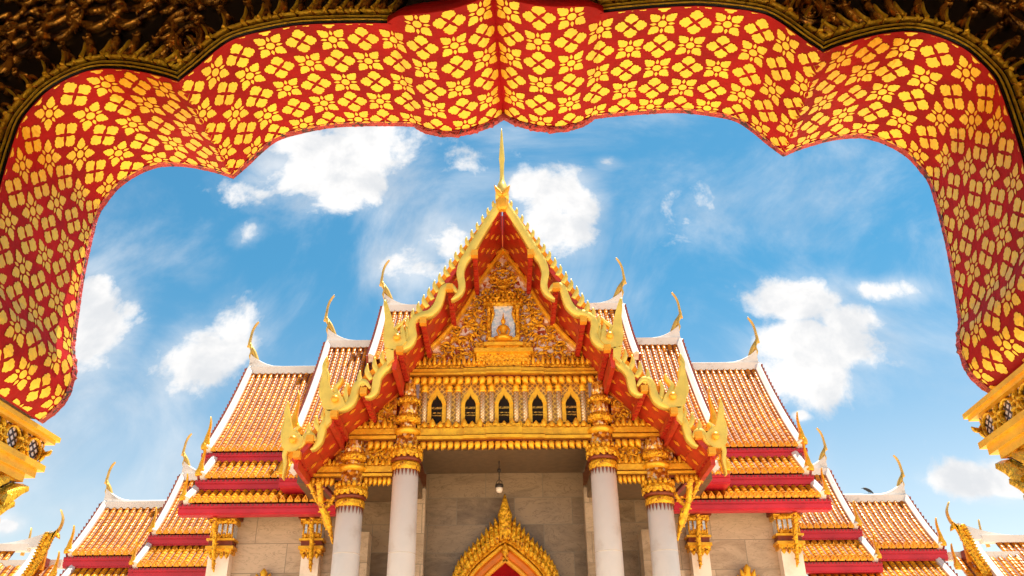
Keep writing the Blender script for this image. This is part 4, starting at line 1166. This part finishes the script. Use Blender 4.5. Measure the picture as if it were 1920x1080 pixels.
# resample evenly
def resample(P, step, keep):
    out = [P[0].copy()]; 
    L = [0]
    for a, b in zip(P, P[1:]): L.append(L[-1]+(b-a).length)
    n = max(2, round(L[-1]/step)); res = []
    j = 0
    for i in range(n+1):
        sN = L[-1]*i/n
        while j < len(L)-2 and L[j+1] < sN: j += 1
        t = (sN-L[j])/(L[j+1]-L[j]) if L[j+1] > L[j] else 0
        res.append(P[j].lerp(P[j+1], t))
    return res
parts_ = []
for q in range(4):
    a = cidx[q]; b = cidx[q+1] if q < 3 else len(cont)-1
    parts_.append(resample(cont[a:b+1], .012, None))
cc = []
for q in parts_: cc += q[:-1]
cc.append(parts_[-1][-1])
SL = [0]
for a, b in zip(cc, cc[1:]): SL.append(SL[-1]+(b-a).length)
NC = len(cc)
def cnorm(i):
    t = (cc[min(i+1, NC-1)]-cc[max(i-1, 0)]).normalized(); return Vector((-t.y, t.x))   # into the opening? fixed below
def cat(s):
    s = min(max(s, 0), SL[-1]); lo, hi = 0, NC-1
    while hi-lo > 1:
        m_ = (lo+hi)//2
        if SL[m_] <= s: lo = m_
        else: hi = m_
    t = (s-SL[lo])/(SL[hi]-SL[lo]); p = cc[lo].lerp(cc[hi], t)
    d = (cc[hi]-cc[lo]).normalized(); n = Vector((d.y, -d.x))
    # local left half: walking from the apex to the left and down, the opening lies on the ... side
    n = Vector((-d.y, d.x))
    return p, n
# normal must point into the opening: test at the first lobe (opening is below)
pt, nt = cat(SL[-1]*.5)
NS = 1 if (Vector((0, 2.6))-pt).dot(nt) > 0 else -1
SLIP = SL[cidx[1]] if False else None
slobe = 0
for i in range(NC):
    pass
# depth of the near edge: the two middle lobes reach further towards the viewer
s_lobe = sum((parts_[0][i+1]-parts_[0][i]).length for i in range(len(parts_[0])-1))
def ynear(s):
    return Y1-.12*max(0.0, 1-(s/(s_lobe*1.02))**6) if s < s_lobe*1.02 else Y1
mb = MB().use('red_near', True)
rows = []
rs = random.Random(5)
for i in range(0, NC):
    p = cc[i]; yn = ynear(SL[i]); row = []
    for k in range(9):
        t = k/8; y = yn+(Y2-yn)*t; row.append(Vector((p.x, y, p.y)))
    rows.append(row)
mb.grid(rows)
# stencilled flowers
def petalA(c, ang, sc):
    out = [(.07, 0), (.15, .07), (.19, .15), (.235, .19), (.275, .20), (.30, .175), (.315, .155), (.345, .175), (.375, .15), (.385, .115), (.40, .09), (.43, .085), (.455, .05), (.46, 0)]
    out = out+[(a, -b) for a, b in reversed(out[1:-1])]
    return [(c[0]+sc*(a*math.cos(ang)-b*math.sin(ang)), c[1]+sc*(a*math.sin(ang)+b*math.cos(ang))) for a, b in out]
def petalB(c, ang, sc):
    out = [(.155, 0), (.19, .07), (.235, .12), (.29, .145), (.335, .135), (.36, .10), (.385, .115), (.42, .10), (.44, .065), (.47, .06), (.52, .012)]
    out = out+[(a, -b) for a, b in reversed(out[1:])]
    return [(c[0]+sc*(a*math.cos(ang)-b*math.sin(ang)), c[1]+sc*(a*math.sin(ang)+b*math.cos(ang))) for a, b in out]
def petalS(c, ang, sc):
    out = [(.165, 0), (.205, .035), (.25, .048), (.30, .03), (.36, 0)]
    out = out+[(a, -b) for a, b in reversed(out[1:-1])]
    return [(c[0]+sc*(a*math.cos(ang)-b*math.sin(ang)), c[1]+sc*(a*math.sin(ang)+b*math.cos(ang))) for a, b in out]
def disc(c, r, n=12): return [(c[0]+r*math.cos(6.2832*k/n), c[1]+r*math.sin(6.2832*k/n)) for k in range(n)]
mb.use('gold_leaf', False)
PIT = .146
def put(poly):
    if all(q[1] > Y2-.004 or q[1] < ynear(q[0])+.0 for q in poly): return
    cs = sum(q[0] for q in poly)/len(poly); ct = sum(q[1] for q in poly)/len(poly)
    pts = []
    for (s_, t_) in [(cs, ct)]+poly:
        s_ = min(max(s_, .012), SL[-1]-.01); t_ = min(max(t_, ynear(s_)+.004), Y2-.002)
        p, n = cat(s_); p = p+n*NS*.0022; pts.append(Vector((p.x, t_, p.y)))
    n_ = len(poly); mb.add(pts, [(0, i+1, (i+1) % n_+1) for i in range(n_)])
ncol = int(SL[-1]/PIT)
t0 = Y2-.02
for i in range(ncol+1):
    for j in range(-1, 7):
        cs = (i+.52)*PIT; ct = Y2-.028-j*PIT*.99
        if ct < Y1-.16: continue
        if cs < s_lobe*1.0 and ct < ynear(cs)+.05: continue
        jx, jy = rs.uniform(-.004, .004), rs.uniform(-.004, .004); c = (cs+jx, ct+jy); a0 = rs.uniform(-.05, .05); sc = PIT*rs.uniform(1.06, 1.15)
        if (i+j) % 2 == 0:
            for k in range(4): put(petalA(c, a0+k*math.pi/2, sc))
        else:
            put(disc(c, .125*sc))
            for k in range(4):
                put(petalB(c, a0+math.pi/4+k*math.pi/2, sc)); put(petalS(c, a0+k*math.pi/2, sc))
# chipped edge along the far side and red lip round the middle lobes
mb.use('red_edge', False)
rows = []
for i in range(0, NC):
    p = cc[i]; d = (cc[min(i+1, NC-1)]-cc[max(i-1, 0)]).normalized(); n = Vector((-d.y, d.x))*NS; s_ = SL[i]
    lip = .0
    if s_ < s_lobe: lip = .010*min(1, (s_lobe-s_)/.06)
    r_ = rs.random()
    j = (.005 if r_ < .82 else .011)*(1 if s_ < s_lobe or s_ > SL[-1]-.35 else .35)
    q1 = p+n*(lip*.3); q2 = p+n*(lip+j*rs.random()); q3 = p-n*.03
    rows.append([Vector((p.x, Y2-.012, p.y))+Vector((n.x*.003, 0, n.y*.003)), Vector((q2.x, Y2-.004+.01*rs.random(), q2.y)), Vector((q2.x, Y2+.03, q2.y)), Vector((q3.x, Y2+.035, q3.y))])
mb.grid(rows)
mb.mirror()
def abuild(mbx, name, parent): 
    o = mbx.build(name, None, fixn=False)
    o.parent = parent; o.location = o.location-WL(parent); return o
def WL(o): return WLOC[o.name]
def aboth(mbx, name, parent):
    abuild(mbx, name, parent); mbx.flipx(); abuild(mbx, name, parent)
soff = abuild(mb, 'soffit', arch)

# wall body
mb = MB().use('black', False)
def outerpt(i):
    p = cc[i]; c = Vector((0, 2.6)); d = (p-c)
    ang = math.atan2(d.y, d.x); k = 1e9
    if abs(d.x) > 1e-6: k = min(k, 4.6/abs(d.x))
    if d.y > 1e-6: k = min(k, 3.6/d.y)
    return c+d*k
rows = [[Vector((cc[i].x, Y1, cc[i].y)), Vector((outerpt(i).x, Y1, outerpt(i).y))] for i in range(0, NC, 2)]
mb.grid(rows)
mb.use('plaster'); rows = [[Vector((cc[i].x-(.03 if i > 5 else 0), Y2+.03, cc[i].y+.02)), Vector((outerpt(i).x, Y2+.03, outerpt(i).y))] for i in range(0, NC, 2)]
mb.grid(rows); mb.box((-4.6, Y1+.01, 0), (-2.75, Y2+.02, cc[-1].y))
mb.mirror(); wallo = abuild(mb, 'wall', arch)
mb = MB().use('ceiling'); mb.box((-5, -5, 6.3), (5, Y1-.0, 6.4)); mb.box((-5, -5, 0.01), (-2.2, -4.85, 6.3)); mb.box((2.2, -5, 0.01), (5, -4.85, 6.3)); mb.box((-2.199, -5, 4.4), (2.199, -4.85, 6.3)); mb.box((-5, -4.849, 0.01), (-4.85, Y1-.01, 6.3)); mb.box((4.85, -4.849, 0.01), (5, Y1-.01, 6.3))  # unseen walls added under the ceiling to darken near face; rear gap admits light
for k in range(12): mb.box((-5, -4.8+k*.65, 6.18), (5, -4.68+k*.65, 6.299))
abuild(mb, 'gate_ceiling_shade_walls', arch)
# gilt moulding round the opening on the near face
def off2(i, o):
    p = cc[i]; d = (cc[min(i+2, NC-1)]-cc[max(i-2, 0)]).normalized(); n = Vector((-d.y, d.x))*-NS; return p+n*o
mb = MB()
i0 = next(i for i in range(NC) if SL[i] > s_lobe)
def clean(o):
    "offset path with the loops at cusps removed"
    out = []
    for i in range(i0, NC):
        q = off2(i, o)
        dm = min((q-cc[k]).length for k in range(i0, NC, 3))
        if dm > abs(o)*.93-.004: out.append(q)
    return out
for o, w, cr, m_, yo in ((.010, .007, .010, 'black', .0), (.017, .008, .026, 'gold_near', .004), (.027, .012, .006, 'black', .0), (.036, .009, .030, 'gold_near', .006), (.047, .014, .006, 'black', .0), (.061, .018, .050, 'gold_near', .010)):
    P = clean(o); mb.use(m_, True)
    P = P[::2]+[P[-1]]
    mb.relief([(q.x, q.y) for q in P], w, Y1-yo, .03, cr)
aboth(mb, 'moulding', arch)
# radiating leaves: each blade flows out of the moulding, then rolls over at its tip
mb = MB().use('gold_old', True)
P = clean(.062); L = 0; last = -1; cnt = 0
def blade(root, ang, ln, w, bend, y, mat_='gold_old', crown=.02):
    pts = []; x, z = root; k = 9
    for j in range(k):
        pts.append((x, z)); t = j/(k-1); a_ = ang+bend*(t-.25); x += math.cos(a_)*ln/k; z += math.sin(a_)*ln/k
    mb.use(mat_, True)
    mb.relief(pts, [w*q for q in (1.7, 1.15, .85, .8, .9, 1.0, .95, .7, .25)], y, .03, crown*.7, None, .20)
    return pts[-1]
for a, b in zip(P, P[1:]):
    L += (b-a).length
    if L-last > .036 and (b-a).length < .03:
        last = L; cnt += 1
        d = (b-a).normalized(); n = Vector((-d.y, d.x))*-NS; ang = math.atan2(n.y, n.x)
        if cnt % 2:
            tip = blade((a.x, a.y), ang-.45, .165, .040, .75, Y1-.012)
            blade((a.x, a.y), ang-.45, .10, .012, .5, Y1-.034, 'gold_near', .012)
            mb.use('gold_old', True); mb.spiral((tip[0]+n.x*.004, tip[1]), .020, 1.0, ang+2, 1, .012, Y1-.02, .016, .03, buds=False)
        else:
            tip = blade((a.x, a.y), ang-.2, .085, .014, 1.3, Y1-.012)
            mb.use('gold_old', True); mb.leaf(tip, ang+.8, .035, .018, Y1-.015, .02, .012)
# ragged gilt drips where the blades leave the moulding
for i in range(0, len(P)-3, 5):
    a = P[i]; b = P[i+2]
    if (b-a).length > .06: continue
    d = (b-a).normalized(); n = Vector((-d.y, d.x))*-NS; ang = math.atan2(n.y, n.x)
    mb.use('gold_near', True); mb.leaf((a.x-n.x*.008, a.y-n.y*.008), ang-.9, .034, .020, Y1-.02, .02, .012, .6)
# outer course of broad rolling leaves with eyes
P2 = clean(.30); L = 0; last = -1; cnt = 0
for a, b in zip(P2, P2[1:]):
    L += (b-a).length
    if L-last > .15 and (b-a).length < .04:
        last = L; cnt += 1; d = (b-a).normalized(); n = Vector((-d.y, d.x))*-NS; c = a+n*.055; ang = math.atan2(d.y, d.x)
        mb.use('gold_old', True)
        for r_, w in ((1.0, .014), (.6, .008)):
            ring = []
            for k in range(17):
                q = 6.2832*k/16; u_, v_ = .050*r_*math.cos(q), .030*r_*math.sin(q); g_ = ang+.8
                ring.append((c.x+u_*math.cos(g_)-v_*math.sin(g_), c.y+u_*math.sin(g_)+v_*math.cos(g_)))
            mb.relief(ring, w, Y1-.015, .03, .016)
        blade((a.x-n.x*.01, a.y-n.y*.01), ang+.15, .19, .045, -.9, Y1-.008)
        blade((a.x+n.x*.02, a.y+n.y*.02), ang+.9, .17, .032, -1.3, Y1-.02)
        blade((c.x+n.x*.05, c.y+n.y*.05), ang+.4, .20, .040, -1.0, Y1-.008)
        blade((c.x+n.x*.09, c.y+n.y*.09), ang+1.2, .15, .026, 1.2, Y1-.02)
for o_, sp_ in ((.47, .17), (.60, .19), (.76, .22)):
    P3 = clean(o_); L = 0; last = -1
    for a, b in zip(P3, P3[1:]):
        L += (b-a).length
        if L-last > sp_ and (b-a).length < .05:
            last = L; d = (b-a).normalized(); ang = math.atan2(d.y, d.x); g_ = rs.uniform(-.2, .2)
            mb.use('gold_old', True); mb.spiral((a.x, a.y), .05, 1.4, ang+g_, 1, .020, Y1-.012, .018, .03, buds=False)
            blade((a.x, a.y), ang+1.0+g_, .20, .034, -1.5, Y1-.01); blade((a.x, a.y), ang+2.4+g_, .15, .026, 1.2, Y1-.02); blade((a.x, a.y), ang-.6+g_, .14, .030, 1.4, Y1-.01)
# large leaf eye over the cusp
icusp = min(range(NC), key=lambda i: (cc[i]-Vector((C0[18].x, C0[18].z))).length)
cp = cc[icusp]; ec = Vector((cp.x+.02, cp.y+.22))
for r_, w in ((1.0, .018), (.72, .010)):
    mb.use('gold_old', True)
    ring = [(ec.x+.055*r_*math.cos(6.2832*k/20), ec.y+(.085 if math.sin(6.2832*k/20) > 0 else .075)*r_*math.sin(6.2832*k/20)) for k in range(21)]
    mb.relief(ring, w, Y1-.03, .03, .03)
aboth(mb, 'carved_spandrel', arch)
# red lip of the middle lobes on the near side
mb = MB().use('red_near', True)
rows = []
for i in range(0, i0+1):
    p = cc[i]; d = (cc[min(i+1, NC-1)]-cc[max(i-1, 0)]).normalized(); n = Vector((-d.y, d.x))*-NS; yn = ynear(SL[i])
    t = SL[i]/s_lobe; wd = .035+.02*math.sin(t*math.pi)
    rows.append([Vector((p.x, yn, p.y)), Vector((p.x+n.x*.014, yn-.018, p.y+n.y*.014)), Vector((p.x+n.x*wd, yn-.012, p.y+n.y*wd)), Vector((p.x+n.x*(wd+.02), Y1+.02, p.y+n.y*(wd+.02)))])
mb.grid(rows); mb.mirror(); abuild(mb, 'red_lip', arch)

# capitals of the arch
def capital(s):
    root = bpy.data.objects.new('capital', None); COL.objects.link(root); loc = Vector((s*2.3, 3.2, 2.0)); WLOC[root.name] = loc; root.parent = arch; root.location = loc
    e = cc[-1]; zt = e.y-.01; X = abs(WA(110, 822, 3.72).x) if s < 0 else abs(WA(1815, 798, 3.72).x)
    x0 = X; zf = 3.72
    zt = WA(112, 822, zf).z
    def B(o, z0, z1, m_, mbx, yf): mbx.use(m_); mbx.box((-x0-o-0.9, 2.7, z0), (-x0-o, yf, z1))
    mb = MB()
    B(-.012, zt-.022, zt, 'gold_slab', mb, zf); B(0.0, zt-.038, zt-.022, 'gold_slab', mb, zf-.015)
    zm = zt-.135
    zs_ = WA(94, 884, zf-.07).z
    B(-.010, zs_, zs_+.028, 'gold_slab', mb, zf-.06); B(.008, zs_-.035, zs_, 'gold_slab', mb, zf-.09); B(.02, zs_-.07, zs_-.035, 'gold_slab', mb, zf-.15)
    if s > 0: mb.flipx()
    abuild(mb, 'abacus', root)
    mb = MB(); B(.03, zs_+.028, zt-.038, 'mosaic_near', mb, zf-.05)
    if s > 0: mb.flipx()
    abuild(mb, 'mosaic_band', root)
    # gilt vine over the mosaic, on the inner face (normal +x)
    mb = MB().use('gold_near', True)
    zc = (zs_+.028+zt-.038)/2; hh = (zt-zs_)*.5-.03
    def fr(u, w, o): return Vector((-x0-.03+o+.006, u, w))
    for k in range(6):
        y = zf-.13-k*.17
        ring = [(y+.052*math.cos(6.2832*q/14), zc+hh*.85*math.sin(6.2832*q/14)) for q in range(15)]
        mb.relief(ring, .009, 0, .01, .010, fr)
        yy = y-.085; ring = [(yy+.016*math.cos(6.2832*q/10), zc+.016*math.sin(6.2832*q/10)) for q in range(11)]
        mb.relief(ring, .014, 0, .01, .02, fr)
        for q in range(6):
            a = q*1.047+.5; mb.leaf((yy+.016*math.cos(a), zc+.016*math.sin(a)), a, .045, .02, 0, .01, .014, .5, fr)
    def fr2(u, w, o): return Vector((u, zf-.05+o, w))
    for k in range(4):
        xx = -x0-.05-k*.14; ring = [(xx+.03*math.cos(6.2832*q/12), zc+.03*math.sin(6.2832*q/12)) for q in range(13)]
        mb.relief(ring, .014, 0, .01, .02, fr2)
        for q in range(5): a = q*1.25; mb.leaf((xx+.03*math.cos(a), zc+.03*math.sin(a)), a, .04, .02, 0, .01, .014, .5, fr2)
    ring = [(-x0-.03, zc)]; 
    if s > 0: mb.flipx()
    abuild(mb, 'gilt_vine', root)
    # tiers of acanthus below, receding towards the viewer
    mb = MB()
    zz = zs_-.07; yb = zf-.15
    for k in range(6):
        mb.use('gold_near', True)
        h = .17; y1 = yb+.03-k*.07; zt_ = zz-k*.085
        mb.use('gold_near', False); mb.box((-x0-.9, 2.7, zt_-.12), (-x0-.035-.0*k, y1-.07, zt_+.001-.002*k))
        def frs(u, w, o): return Vector((-x0-.035+o, u, w))
        mb.use('gold_near', True)
        for q in range(5):
            y = y1-.05-q*.15
            # big leaf curling outward at its tip
            mb.relief([(y-.10, zt_-.13), (y-.05, zt_-.085), (y+.0, zt_-.045), (y+.055, zt_-.02), (y+.075, zt_-.022)], [.10, .095, .075, .045, .01], 0, .02, .028, frs)
            mb.relief([(y-.09, zt_-.10), (y-.045, zt_-.06), (y+.01, zt_-.03)], [.02, .016, .008], 0, .0, .046, frs)
            mb.use('black', True); mb.relief([(y-.105, zt_-.055), (y-.06, zt_-.022), (y-.01, zt_-.006)], [.014, .016, .006], 0, .0, .030, frs); mb.use('gold_near', True)
    if s > 0: mb.flipx()
    abuild(mb, 'acanthus_leaves', root)
    mb = MB().use('gold_near'); mb.box((-x0-.9, 2.72, .0), (-x0-.12, yb-.45, zz-.3))
    if s > 0: mb.flipx()
    abuild(mb, 'pier', root)
for s in (-1, 1): capital(s)
